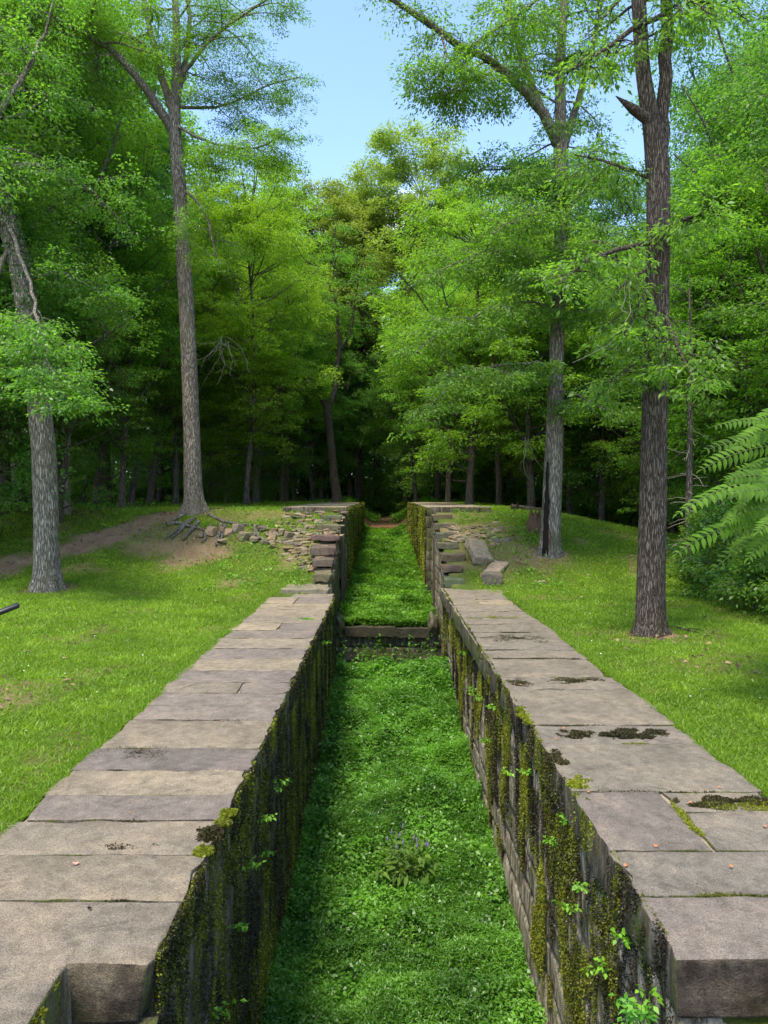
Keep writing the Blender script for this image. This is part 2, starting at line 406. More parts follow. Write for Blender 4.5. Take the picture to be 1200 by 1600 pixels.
def foliate(rng, axes, tubes, spec):
    """axes: (pts, rad, t0, nprim, length, elev0, elev1). returns spray centres, directions"""
    C = []; A = []; phi = rng.uniform(0, 6)
    for (pts, rad, t0, npr, Rl, e0, e1, side) in axes:
        n = len(pts); 
        for i in range(npr):
            t = t0 + (1 - t0) * (i + rng.uniform(0, 1)) / npr
            f = t * (n - 1); k = min(int(f), n - 2); p = pts[k] * (1 - (f - k)) + pts[k + 1] * (f - k); r0 = rad[k]
            u = (t - t0) / (1 - t0)
            phi += 2.4 + rng.normal(0, .3)
            if side is not None and rng.uniform() < .65: ph = side + rng.normal(0, .7)
            else: ph = phi
            prof = min(1, .55 + 1.5 * u) * (1 - .72 * max(0, u - .35) / .65)
            ln = Rl * prof * rng.uniform(.7, 1.2)
            el = math.radians(e0 + (e1 - e0) * u + rng.normal(0, 8))
            d = np.array([math.cos(ph) * math.cos(el), math.sin(ph) * math.cos(el), math.sin(el)])
            br = grow_path(rng, p, d, ln, 7, spec.get('bend', -.35), .13)
            rb = min(r0 * .5, .012 + .017 * ln)
            tubes.add(br, np.linspace(rb, .008, len(br)), 5 if ln > 1.5 else 3)
            ns = max(2, int(spec['nsec'] * ln / Rl + .5))
            for j in range(ns):
                tt = .22 + .78 * (j + rng.uniform(0, 1)) / ns
                q = br[min(int(tt * 7), 6)]; dd = br[min(int(tt * 7) + 1, 7)] - q; dd /= np.linalg.norm(dd)
                sd = 1 if j % 2 else -1
                lat = np.cross(dd, [0, 0, 1]); lat /= max(np.linalg.norm(lat), .1)
                d2 = dd * .7 + lat * sd * rng.uniform(.5, 1.1) + np.array([0, 0, rng.normal(.05, .25)])
                l2 = spec['l2'] * rng.uniform(.6, 1.3) * (1.15 - .5 * tt)
                sb = grow_path(rng, q, d2, l2, 4, spec.get('bend2', -.3), .15)
                tubes.add(sb, np.linspace(max(.006, rb * .35), .004, 5), 3)
                for m in spec.get('nodes', (2, 3, 4)):
                    C.append(sb[m] + rng.normal(0, .05, 3)); A.append(norm(sb[4] - sb[0]))
            C.append(br[-1]); A.append(norm(br[-1] - br[-3])); C.append(br[-2]); A.append(norm(br[-1] - br[-3]))
    return np.array(C), np.array(A)

def tree_meshes(seed, trunk, trad, limbs, axes_f, spec, name='tree', sides=14):
    """returns trunk mesh and crown mesh; coordinates local"""
    rng = np.random.default_rng(seed); tb = Tubes()
    tp, tr = resample(trunk, trad, .22)
    tb.add(tp, tr, sides, spec.get('rough', .07), seed, .42)
    paths = [(tp, tr)]
    for lp, lr in limbs:
        a, r = resample(lp, lr, .35)
        a[1:-1] += rng.normal(0, .02, a[1:-1].shape)
        tb.add(a, r, 8, .05, seed + 3); paths.append((a, r))
    axes = [(*paths[i], *rest) for i, *rest in axes_f]
    C, A = foliate(rng, axes, tb, spec)
    if spec.get('thin'):
        keep = rng.uniform(0, 1, len(C)) > spec['thin']; C = C[keep]; A = A[keep]
    P = sprays(rng, C, A, spec['rad'] * rng.uniform(.7, 1.3, len(C)), spec['k'], spec['leaf'], spec.get('asp', .55), spec.get('flat', .25), spec.get('droop', .3), spec.get('tilt', .5))
    return tb.mesh(name + '_trunk'), leaf_mesh(name + '_crown', *P)


def puff_tree(seed, H, r0, low, Rl, npuff, spec, lean=.4, name='tree', sides=12, rz=None):
    """round-headed broadleaf: forking stem, boughs reaching leafy tufts spread through a lumpy crown"""
    rg = np.random.default_rng(seed * 31 + 5); tb = Tubes()
    hz = np.array([-.4, 0, .35, 1.0, H * .2, H * .4, H * .6, H * .78]); rad = np.array([1.75, 1.5, 1.15, 1.0, .86, .66, .42, .16]) * r0
    w = np.cumsum(rg.normal(0, lean * .3, (8, 2)), axis=0); w[:4] *= .1; w -= w[1]
    tp, tr = resample(np.concatenate([w, hz[:, None]], 1), rad, .4); tb.add(tp, tr, sides, .08, seed)
    paths = [(tp, tr)]
    for i in range(5):
        t = rg.uniform(.3, .62); k = int(t * (len(tp) - 1)); a = i * 2.4 + rg.uniform(0, 1)
        l = grow_path(rg, tp[k], (math.cos(a) * .7, math.sin(a) * .7, 1.0), H * rg.uniform(.25, .42), 10, .25, .1)
        r = np.linspace(tr[k] * .62, .03, 11); tb.add(l, r, 7, .05, seed + i); paths.append((l, r))
    AP = np.concatenate([p[2 if i else int(low * len(p)) : ] for i, (p, r) in enumerate(paths)]); AR = np.concatenate([r[2 if i else int(low * len(p)):] for i, (p, r) in enumerate(paths)])
    zc = H * (low + 1.02) / 2; hh = H * (1.02 - low) / 2
    C = []; A = []; SR = []
    for i in range(npuff):
        d = rg.normal(0, 1, 3); d /= np.linalg.norm(d); lump = .78 + .45 * fbm(np.array(d[0] * 1.6 + 7), np.array(d[1] * 1.6 + d[2] * 2 + 7), seed, 2)
        u = rg.uniform(0, 1) ** (1 / 2.6) * lump
        taper = 1 - .35 * max(0, d[2]) if d[2] > 0 else 1 - .12 * abs(d[2])
        c = np.array([d[0] * Rl * u * taper, d[1] * Rl * u * taper, zc + d[2] * hh * u]) + np.array([*np.interp(0, [0], [0]) * np.ones(2), 0])
        hd = np.hypot(AP[:, 0] - c[0], AP[:, 1] - c[1]); cost = np.abs(AP[:, 2] - (c[2] - .55 * hd)) + hd * .8
        j = int(np.argmin(cost)); s0 = AP[j]
        m = s0 * .45 + c * .55 + np.array([0, 0, -.12 if c[2] > s0[2] else .2]) * np.linalg.norm(c - s0) + rg.normal(0, .15, 3)
        bp, br = resample([s0, m, c], [min(AR[j] * .5, .07), .03, .012], .45); tb.add(bp, br, 4)
        pr = spec['puff'] * rg.uniform(.65, 1.3); out = np.array([c[0], c[1], 0]); out /= max(np.linalg.norm(out), .3)
        ns = spec['ns']
        q = rg.normal(0, 1, (ns, 3)); q = norm(q) * rg.uniform(.45, 1.0, (ns, 1)); q[:, 2] = q[:, 2] * .55 + .08
        P = c + q * pr + out * pr * .25
        for s_ in range(0, ns, 3): tb.add([c, (c + P[s_]) / 2 + rg.normal(0, .05, 3), P[s_]], [.012, .008, .004], 3)
        C.append(P); A.append(norm(q * [1, 1, .4] + out * .5)); SR.append(np.full(ns, spec['rad']) * rg.uniform(.7, 1.25, ns))
    C = np.concatenate(C); A = np.concatenate(A); SR = np.concatenate(SR)
    Sp = sprays(rg, C, A, SR, spec['k'], spec['leaf'], spec.get('asp', .55), spec.get('flat', .2), spec.get('droop', .35), spec.get('tilt', .45))
    return tb.mesh(name + '_trunk'), leaf_mesh(name + '_crown', *Sp)

# ---------------------------------------------------------------- forest tree kinds
def generic(seed, H, r0, t0, Rl, npr, spec, elev=(5, 55), lean=.5, bark=M_BARKF, leaf=M_LEAF, name='tree', sides=12):
    rg = np.random.default_rng(seed * 13 + 1)
    z = np.array([-.4, 0, .35, 1.0, H * .2, H * .4, H * .6, H * .8, H])
    rad = np.array([1.75, 1.5, 1.15, 1.0, .86, .68, .46, .24, .05]) * r0
    w = np.cumsum(rg.normal(0, lean * .25, (9, 2)), axis=0); w[:4] *= .1; w -= w[1]
    pts = np.concatenate([w, z[:, None]], 1)
    return tree_meshes(seed, pts, rad, [], [(0, t0, npr, Rl, elev[0], elev[1], None)], spec, name, sides)
KIND = {}
def kind(key, names, seed, bark, leaf, *a, **k):
    tm, cm = generic(seed, *a, **k); tm.materials.append(bark); cm.materials.append(leaf)
    KIND[key] = (tm, cm)
S_TALL = dict(nsec=7, l2=1.5, rad=.62, k=34, leaf=.15, bend=-.2, nodes=(2, 4), flat=.22, droop=.3)
S_EDGE = dict(nsec=7, l2=1.3, rad=.52, k=34, leaf=.125, bend=-.5, nodes=(2, 4), flat=.18, droop=.35)
S_UNDER = dict(nsec=6, l2=.9, rad=.40, k=26, leaf=.12, bend=-.3, nodes=(2, 4), flat=.12, droop=.25, tilt=.35)
S_CEDAR = dict(nsec=8, l2=.8, rad=.34, k=60, leaf=.12, asp=.16, bend=-.2, bend2=-.9, nodes=(2, 4), flat=.4, droop=1.0, tilt=.8)
S_BUSH = dict(nsec=5, l2=.5, rad=.30, k=30, leaf=.10, bend=-.2, nodes=(1, 3), flat=.3, droop=.3)
def pk(key, seed, leaf, *a, **k):
    tm, cm = puff_tree(seed, *a, **k); tm.materials.append(M_BARKF); cm.materials.append(leaf); KIND[key] = (tm, cm)
Q_TALL = dict(puff=1.35, ns=14, rad=.55, k=38, leaf=.15); Q_EDGE = dict(puff=1.05, ns=13, rad=.45, k=36, leaf=.125)
VT = (dict(leaf=.19, asp=.72, flat=.3, tilt=.6, k=30), dict(leaf=.14, flat=.35, tilt=.7), dict(leaf=.16, asp=.5, droop=.6, flat=.3))
VE = (dict(leaf=.17, asp=.75, flat=.3, tilt=.6, k=28), dict(leaf=.11, flat=.16, k=42), dict(leaf=.13, asp=.5, droop=.6, flat=.35, tilt=.6))
for i in range(3): pk('tall%d' % i, 11 + i, M_LEAF, 27, .30, .30, 5.0, 95, dict(Q_TALL, **VT[i]))
for i in range(3): pk('edge%d' % i, 21 + i, M_LEAF, 18.5, .21, .10, 4.3, 100, dict(Q_EDGE, **VE[i]))
pk('bright0', 31, M_LEAFB, 18, .20, .12, 4.3, 100, Q_EDGE)
pk('bright1', 32, M_LEAFB, 22, .24, .18, 4.5, 105, Q_EDGE)
pk('olive0', 41, M_LEAFO, 31, .38, .30, 6.0, 85, dict(puff=1.6, ns=15, rad=.62, k=48, leaf=.20))
pk('olive1', 42, M_LEAFO, 30, .36, .30, 5.4, 90, dict(puff=1.6, ns=15, rad=.62, k=46, leaf=.20))
for i in range(3): kind('under%d' % i, '', 51 + i, M_BARKF, M_LEAF, 7.5, .075, .22, 2.6, 26, S_UNDER, elev=(-5, 40))
for i in range(2): kind('cedar%d' % i, '', 61 + i, M_BARKF, M_LEAFD, 11, .13, .1, 2.6, 60, S_CEDAR, elev=(-15, 45))
for i in range(3): kind('bush%d' % i, '', 71 + i, M_BARKF, M_LEAFD if i == 1 else M_LEAF, 2.2, .03, .02, 1.5, 22, S_BUSH, elev=(5, 60), lean=.3)

rt = random.Random(5)
def plant_tree(key, px, d, s=1.0, tint=(1, 1, 1), name='forest_tree', label='', cat='tree', group=None, sz=None, dz=0):
    X = W(px, 780, d)[0]
    t = thing(name, label, cat, (X, d, float(terrain(X, d)) - .08 + dz), rt.uniform(0, 6.28), group)
    j = 1 + rt.uniform(-.06, .06)
    t.scale = (s * j, s * j, (sz or s) * j)
    tm, cm = KIND[key]
    a = obj('trunk', tm, None, t); c = obj('crown', cm, None, t)
    f = rt.uniform(.92, 1.3); h = rt.uniform(.84, 1.16)
    c.color = (tint[0] * f * h, tint[1] * f, tint[2] * f / h, 1)
    return t
L_LEFT = ('broadleaf tree massed in the shady left woods behind the leaning grey trunk', 'broadleaf trees of the left woods')
L_RIGHT = ('broadleaf tree in the green woods on the right, behind the dark lawn trunk', 'broadleaf trees of the right woods')
L_BACK = ('broadleaf tree in the dark woods closing the far end of the channel', 'broadleaf trees of the far woods')
L_OLIVE = ('very tall olive green tree rising highest against the blue sky beyond the channel', 'tall olive trees on the skyline')
gold = (1.1, 1.05, .7)
# (kind, px, d, scale, tint, zone)
TREES = [
 ('tall0', 165, 38, .95, (1, 1, 1), 'L'), ('tall1', 30, 36, 1.0, (1, 1, 1), 'L'), ('tall2', -70, 30, 1.0, (1, 1, 1), 'L'), ('edge0', -190, 25, 1.15, (1, 1, 1), 'L'),
 ('edge1', 205, 41, .8, (.95, 1.05, 1), 'L'), ('tall0', 100, 47, 1.0, (1, 1, 1), 'L'), ('edge2', 10, 29, .9, (1, 1.05, 1), 'L'),
 ('edge0', 250, 45, .95, (1, 1.1, .9), 'L'), ('tall2', 210, 58, .85, (1, 1, 1), 'L'), ('tall1', 20, 60, 1.0, (1, 1, 1), 'L'),
 ('bright1', 335, 50, .98, (1, 1, 1), 'L'), ('bright0', 400, 43, 1.0, (1, 1, 1), 'L'), ('edge1', 300, 62, 1.0, (1, 1.1, .8), 'L'),
 ('edge2', 90, 34, .85, (.9, 1.05, .95), 'L'), ('tall0', -60, 46, 1.0, (1, 1, 1), 'L'), ('tall1', 130, 72, 1.0, (1, 1, 1), 'L'), ('tall0', 370, 66, .8, (1, 1, 1), 'L'),
 ('edge1', 461, 55, .85, (1, 1.1, .85), 'B'), ('edge0', 503, 57, .9, (.9, 1, 1.1), 'B'), ('edge2', 547, 62, .95, (.9, 1, 1.1), 'B'),
 ('bright1', 430, 66, 1.05, (1, 1, 1), 'B'), ('tall1', 590, 92, .95, (.9, 1, .9), 'B'), ('tall2', 520, 84, .9, (1, 1, 1), 'B'), ('edge1', 640, 78, 1.1, (.9, 1, .9), 'B'),
 ('edge2', 480, 72, 1.0, (1, 1, 1), 'B'), ('edge0', 600, 110, 1.3, (1, 1, 1), 'B'), ('edge0', 560, 98, 1.2, (1, 1, 1), 'B'), ('tall0', 660, 100, .9, (1, 1, 1), 'B'),
 ('olive0', 560, 62, 1.0, (1.2, 1.25, 1.15), 'O'), ('olive1', 650, 61, 1.03, (1.2, 1.25, 1.15), 'O'), ('olive0', 712, 66, 1.05, (1.2, 1.25, 1.15), 'O'), ('olive1', 520, 78, 1.0, (1.2, 1.25, 1.15), 'O'),
 ('edge2', 651, 50, .8, (1, 1.05, .9), 'R'), ('edge1', 683, 52, .92, (1, 1.1, .85), 'R'), ('bright1', 735, 47, .88, (1, 1, 1), 'R'), ('edge0', 790, 52, .95, (1, 1.1, .9), 'R'),
 ('bright0', 830, 44, 1.0, (1, 1, 1), 'R'), ('bright1', 900, 48, .9, (.95, 1, 1), 'R'), ('edge2', 960, 43, .95, (1, 1.1, .9), 'R'), ('bright0', 1010, 38, .95, (.9, .95, 1), 'R'),
 ('edge1', 1070, 36, .93, (1, 1.05, .9), 'R'), ('edge0', 1130, 33, .95, (1, 1, 1), 'R'), ('tall2', 1215, 30, .85, (1, 1, 1), 'R'), ('edge2', 1290, 25, 1.1, (1, 1, 1), 'R'),
 ('tall1', 1180, 44, .95, (1, 1, 1), 'R'), ('tall0', 1060, 58, .85, (1, 1, 1), 'R'), ('tall2', 880, 66, .85, (1, 1, 1), 'R'), ('edge0', 800, 70, 1.1, (1, 1, 1), 'R'),
 ('tall1', 960, 62, .8, (1, 1, 1), 'R'), ('edge1', 730, 64, 1.05, (1, 1, 1), 'R'), ('tall0', 1260, 40, 1.0, (1, 1, 1), 'R'), ('tall0', 1130, 70, .95, (1, 1, 1), 'R'), ('edge1', 1380, 21, 1.1, (1, 1, 1), 'R'),
]
for i in range(46):
    d = 56 + 56 * (i / 46) ** .8; px = rt.uniform(-150, 1350)
    if 560 < px < 650 and d < 88: px += 120
    TREES.append((rt.choice(['tall0', 'tall1', 'tall2', 'edge0', 'edge1', 'edge2']), px, d, rt.uniform(.8, 1.05), (.9, 1, .9), 'L' if px < 420 else 'B' if px < 720 else 'R'))
for px, d, k, s in ((-40, 24, 'edge1', .95), (60, 31, 'edge0', .95), (150, 33, 'edge2', .8), (-120, 21, 'edge2', .9), (235, 36, 'edge1', .8), (1180, 27, 'edge1', .8), (1120, 30, 'edge2', .7), (950, 46, 'edge1', .8), (1040, 40, 'edge0', .8), (870, 50, 'bright0', .8), (330, 44, 'edge2', .72)):
    TREES.append((k, px, d, s, (1, 1.05, .95), 'L' if px < 420 else 'R'))
for px, d, k, s in ((445, 49, 'bright1', 1.02), (492, 58, 'olive1', .86), (410, 56, 'tall0', .92), (590, 66, 'olive0', .93), (800, 50, 'tall0', .92), (900, 47, 'tall2', .90), (985, 44, 'tall1', .86), (745, 56, 'tall1', .95), (850, 58, 'tall0', 1.0), (-30, 27, 'tall0', 1.0), (60, 34, 'tall2', 1.12), (150, 43, 'tall1', 1.15), (235, 50, 'tall0', 1.05), (320, 56, 'tall2', .9), (1230, 34, 'tall2', 1.05), (1090, 52, 'tall0', .9), (275, 37, 'bright0', .8), (440, 47, 'bright0', .82), (490, 54, 'edge1', .82), (560, 68, 'edge2', .95), (600, 84, 'edge0', 1.1), (635, 60, 'bright0', .85), (700, 45, 'bright0', .8), (780, 40, 'bright1', .72), (890, 37, 'bright0', .78), (940, 33.5, 'edge0', .68), (1020, 31, 'bright0', .72), (1085, 27, 'edge2', .62), (1130, 38, 'bright1', .95), (1190, 36, 'tall1', .95), (1090, 45, 'bright1', .95), (90, 26, 'edge1', .62), (-20, 23, 'edge0', .7)):
    TREES.append((k, px, d, s, (1, 1, 1), 'L' if px < 420 else 'B' if px < 640 else 'R'))
ZN = {'L': L_LEFT, 'R': L_RIGHT, 'B': L_BACK, 'O': L_OLIVE}
for k, px, d, s, tint, z in TREES:
    plant_tree(k, px, d, s, tint, 'olive_tree' if z == 'O' else 'forest_tree', ZN[z][0], 'tree', ZN[z][1])
# understorey
UN = [(-30, 33), (60, 38), (130, 35), (235, 40), (290, 47), (345, 52), (180, 48), (-110, 27), (0, 46), (420, 58), (385, 50), (480, 62), (540, 74), (575, 66), (610, 80), (632, 62), (655, 66),
      (700, 58), (745, 53), (775, 58), (815, 50), (860, 47), (915, 42), (965, 39), (1015, 35), (1050, 31), (1100, 29), (1150, 26), (1195, 27), (1240, 23), (690, 80), (520, 66), (590, 70), (900, 55), (1000, 48), (560, 84)]
for i, (px, d) in enumerate(UN):
    l = L_LEFT if px < 400 else L_BACK if px < 700 else L_RIGHT
    plant_tree('under%d' % (i % 3), px, d, .75 + .3 * rt.random(), (1.35, 1.35, 1.1), 'understorey_tree', 'small layered sapling in the ' + ('shade under the left woods' if px < 400 else 'dark end of the channel woods' if px < 700 else 'shade under the right woods'), 'sapling',
               'saplings of the ' + ('left' if px < 400 else 'far' if px < 700 else 'right') + ' woods')
for i, (px, d, s) in enumerate([(352, 40, .95), (395, 46, .9), (430, 50, .85), (940, 41, .85), (985, 36, .7), (620, 88, .9), (575, 95, 1.0)]):
    plant_tree('cedar%d' % (i % 2), px, d, s, (1.3, 1.2, .8), 'cedar_tree', 'feathery dark evergreen at the ' + ('left wood edge beside the tall forked trunk' if px < 500 else 'foot of the gap at the far end' if px < 700 else 'right wood edge between the two lawn trees'), 'evergreen tree',
               'feathery evergreens ' + ('left' if px < 500 else 'far' if px < 700 else 'right'))
# bushes along the wood edge
nb = 0
for side in range(3):
    n = (26, 22, 34)[side]
    for i in range(n):
        u = (i + rt.random()) / n
        if side == 0: px = -160 + 540 * u; d = 29 + 22 * u + rt.uniform(0, 7)
        elif side == 1: px = 400 + 330 * u; d = rt.uniform(57, 92)
        else: px = 740 + 560 * u; d = 52 - 30 * u ** .8 + rt.uniform(0, 6)
        z = ('left', 'far', 'right')[side]
        plant_tree('bush%d' % (i % 3), px, d, rt.uniform(.6, 1.25) * (1.6 if side == 1 else 1), (1.25, 1.25, 1.1), 'bush', 'low leafy bush in the shaded undergrowth along the %s wood edge' % z, 'bush', 'undergrowth bushes of the %s wood edge' % z)
for i, (px, d) in enumerate(((1105, 21), (1140, 18.5), (1180, 17), (1215, 16), (1250, 18), (1165, 21), (1230, 21), (1290, 15))):
    plant_tree('bush%d' % (i % 3), px, d, .85 + .3 * rt.random(), (.9, .95, .9), 'bush', 'dark bush on the lawn edge under the compound-leaved shrub at right', 'bush', 'dark bushes under the compound-leaved shrub')
# dense far thickets fill the distance (reads as one mass)
KD = ['edge0', 'edge1', 'edge2']
rngf = np.random.default_rng(99)
P = []
for i in range(2600):
    a = rngf.uniform(-1, 1); d = rngf.uniform(62, 105); X = a * d * .75; z = float(terrain(X, d))
    P.append((X, d, z + 14 * rngf.uniform(0, 1) ** 1.3))
for i in range(2200):
    a = rngf.uniform(-1, 1); d = rngf.uniform(57, 80); X = a * d * .75
    if abs(X) > 5: P.append((X, d, float(terrain(X, d)) + rngf.uniform(0, 4.5)))
P = np.array(P); P = P[(np.abs(P[:, 0]) > 2.4) | (P[:, 1] > 86)]
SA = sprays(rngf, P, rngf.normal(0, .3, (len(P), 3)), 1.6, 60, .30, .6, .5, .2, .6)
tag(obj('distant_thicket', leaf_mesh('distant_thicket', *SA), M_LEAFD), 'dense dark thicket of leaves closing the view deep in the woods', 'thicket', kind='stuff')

# ---------------------------------------------------------------- individual foreground trees
def hero(name, label, seed, trunk, limbs, axes, spec, bark, leaf, base, sides=26, tint=(1, 1, 1)):
    b = np.array(base)
    t = thing(name, label, 'tree', tuple(b))
    tp = [np.array(p[:3]) - b for p in trunk]; tr = [p[3] for p in trunk]
    lb = [([np.array(p[:3]) - b for p in l], [p[3] for p in l]) for l in limbs]
    tm, cm = tree_meshes(seed, tp, tr, lb, axes, spec, name, sides)
    obj('trunk', tm, bark, t); c = obj('crown', cm, leaf, t); c.color = (*tint, 1)
    return t
RK = 1.0
def PX(d, *pts): return [(*W(px, py, d + dd), r * RK) for px, py, dd, r in pts]
# 1: leaning grey tree, left
d1 = T1[1]; RK = .80
b1 = T1
tr1 = [(T1[0], d1, T1[2] - .4, .54), (T1[0], d1, T1[2] + .05, .42)] + PX(d1, (74, 890, 0, .44), (73, 850, 0, .41), (72, 800, 0, .40), (68, 700, 0, .39), (57, 600, 0, .37), (45, 500, 0, .36), (28, 400, 0, .35), (5, 320, 0, .33), (-30, 225, .3, .28), (-55, 120, .6, .22), (-75, 0, 1, .14), (-90, -120, 1, .06))
lm1 = [PX(d1, (2, 330, 0, .07), (45, 430, -1, .055), (65, 530, -2.2, .04), (85, 600, -3.0, .03), (120, 640, -3.4, .012)),
       PX(d1, (-10, 280, 0, .14), (40, 250, .5, .10), (90, 270, .8, .07), (150, 300, 1.2, .04), (190, 350, 1.4, .02)),
       PX(d1, (-30, 225, 0, .12), (30, 130, .5, .09), (70, 60, .8, .06), (90, -20, 1, .03)),
       PX(d1, (20, 380, 0, .08), (-30, 470, -1.2, .06), (-10, 560, -2.2, .03)),
       PX(d1, (36, 440, 0, .07), (90, 420, .8, .05), (150, 450, 1.3, .03), (200, 500, 1.5, .015))]
t1 = hero('leaning_tree', 'stout grey tree leaning left out of the frame, beside the dirt path', 101, tr1, lm1,
     [(0, .62, 22, 3.2, 0, 50, None), (1, .5, 24, 1.1, -25, 10, None), (2, .3, 14, 1.5, -10, 20, None), (3, .3, 14, 1.6, 0, 30, None), (4, .55, 12, 1.1, -20, 15, None), (5, .3, 12, 1.2, -10, 20, None)],
     dict(nsec=6, l2=.8, rad=.36, k=30, leaf=.10, bend=-.4, nodes=(2, 4), flat=.14, droop=.35, rough=.09), M_BARK, M_LEAF, b1, tint=(1.25, 1.3, 1.2))
# ivy on its upper stem
rg = np.random.default_rng(5); ip, ir = resample([np.array(p[:3]) for p in tr1[6:12]], [p[3] for p in tr1[6:12]], .1)
k = rg.integers(0, len(ip), 2600); w = rg.uniform(0, 1, 2600) < (.15 + .85 * (k / len(ip)) ** .6); k = k[w]
th = rg.normal(.1, 1.0, len(k)); dirs = np.stack([np.cos(th), -np.abs(np.sin(th)) * np.sign(rg.uniform(-.1, 1, len(k))), np.zeros(len(k))], -1)
Pi = ip[k] + dirs * (ir[k] * (1.0 + rg.uniform(0, .35, len(k))))[:, None] - b1
im = leaf_mesh('ivy', Pi, np.array([0, 0, -1.0]) + rg.normal(0, .5, (len(k), 3)), dirs + rg.normal(0, .3, (len(k), 3)), rg.uniform(.06, .11, len(k)), rg.uniform(.05, .09, len(k)), rg.uniform(0, .8, len(k)))
obj('ivy', im, M_LEAFD, t1.children[0])

# 2: tall forked tree on left bank
d2 = T2[1]; RK = .76
tr2 = [(T2[0], d2, T2[2] - .4, .66), (T2[0], d2, T2[2] + .02, .52)] + PX(d2, (303, 785, 0, .50), (302, 765, 0, .45), (300, 700, 0, .41), (297, 600, 0, .39), (291, 470, 0, .36), (284, 350, 0, .33), (278, 260, 0, .31), (272, 190, 0, .30), (276, 120, 0, .22), (276, 40, 0, .18), (270, -60, 0, .13), (262, -170, 0, .05))
lm2 = [PX(d2, (270, 205, 0, .24), (240, 155, -.4, .21), (208, 112, -.9, .18), (168, 72, -1.3, .15), (125, 45, -1.8, .10), (80, 28, -2.2, .06), (40, 20, -2.5, .03)),
       PX(d2, (271, 175, 0, .18), (249, 105, .5, .16), (233, 40, .8, .13), (222, -20, 1, .10), (208, -110, 1.3, .04)),
       PX(d2, (276, 158, 0, .16), (290, 95, .3, .13), (297, 40, .5, .11), (292, -10, .8, .09), (302, -110, 1, .03)),
       PX(d2, (272, 95, -.2, .09), (248, 90, -.5, .08), (218, 60, -.8, .07), (190, 50, -1, .06), (140, 50, -1.3, .05), (85, 38, -1.6, .03)),
       PX(d2, (275, 166, 0, .09), (330, 170, .3, .07), (370, 158, .5, .06), (410, 135, .8, .045), (470, 120, 1.2, .02)),
       PX(d2, (277, 125, 0, .10), (335, 55, -.5, .08), (385, 20, -.8, .06), (450, -20, -1.2, .03)),
       PX(d2, (284, 296, 0, .07), (318, 322, -.3, .06), (330, 370, -.5, .04), (345, 420, -.8, .02)),
       PX(d2, (150, 58, -1.3, .10), (120, 20, -1.6, .07), (105, -60, -1.8, .03)),
       PX(d2, (275, 196, -.1, .08), (335, 226, -.8, .06), (400, 235, -1.2, .045), (460, 200, -1.6, .02))]
hero('forked_tree', 'tall grey tree above the exposed roots, forking high up into several limbs', 102, tr2, lm2,
     [(0, .72, 10, 2.6, 10, 60, None), (1, .45, 12, 2.2, -10, 40, None), (2, .3, 12, 2.4, 0, 50, None), (3, .3, 12, 2.4, 0, 50, 0.0), (4, .4, 10, 1.6, -10, 30, None), (5, .25, 18, 1.9, -20, 30, None), (6, .2, 18, 2.4, -10, 40, None), (7, .3, 6, 1.2, -20, 20, None), (8, .2, 8, 2.0, 0, 50, None), (9, .35, 16, 1.7, -25, 20, None)],
     dict(nsec=6, l2=1.0, rad=.40, k=70, leaf=.088, asp=.42, bend=-.3, nodes=(2, 4), flat=.12, droop=.25, tilt=.4, thin=.0, rough=.08), M_BARK, M_LEAFB, T2, tint=(.80, .88, .9))

# 3: dark double stemmed tree on right lawn
d3 = T3[1]; RK = .90
tr3 = [(T3[0], d3, T3[2] - .4, .40), (T3[0], d3, T3[2] + .02, .315)] + PX(d3, (1016, 970, 0, .30), (1018, 900, 0, .285), (1020, 800, 0, .275), (1022, 700, 0, .262), (1024, 600, 0, .25), (1027, 450, 0, .24), (1029, 330, 0, .235), (1028, 250, 0, .24), (1017, 190, 0, .175), (1004, 110, 0, .15), (998, 0, 0, .145), (990, -110, 0, .12), (975, -260, 0, .08), (960, -400, 0, .03))
lm3 = [PX(d3, (1031, 240, .05, .16), (1038, 160, .05, .14), (1040, 60, .05, .135), (1044, -60, 0, .12), (1052, -200, 0, .08), (1065, -350, 0, .03)),
       PX(d3, (1016, 190, -.05, .12), (1003, 185, -.12, .115), (990, 172, -.2, .10), (978, 158, -.26, .085), (967, 152, -.3, .07), (962, 150, -.32, .01)),
       PX(d3, (1022, 378, 0, .055), (990, 385, -.4, .05), (955, 388, -.7, .045), (920, 402, -1.0, .035), (895, 425, -1.3, .025), (872, 446, -1.6, .012)),
       PX(d3, (1018, 415, 0, .045), (990, 430, -.3, .035), (968, 448, -.6, .02), (955, 470, -.8, .012)),
       PX(d3, (1034, 360, 0, .05), (1060, 345, -.5, .04), (1085, 340, -1.0, .03), (1120, 320, -1.4, .012)),
       PX(d3, (1020, 280, 0, .04), (975, 262, .5, .03), (930, 248, .8, .025), (885, 238, 1.2, .01)),
       PX(d3, (1034, 470, 0, .045), (1050, 520, -.8, .035), (1065, 560, -1.3, .025), (1085, 600, -1.8, .012)),
       PX(d3, (1042, 20, 0, .06), (990, 45, -.5, .05), (940, 80, -.9, .04), (890, 110, -1.2, .02)),
       PX(d3, (1042, -40, 0, .06), (1070, -10, -.6, .045), (1095, 20, -1.0, .03), (1120, 25, -1.4, .012)),
       PX(d3, (1018, 440, 0, .035), (985, 500, -.7, .025), (965, 545, -1.1, .012)),
       PX(d3, (1020, 545, 0, .03), (980, 575, -.5, .02), (950, 600, -.8, .01))]
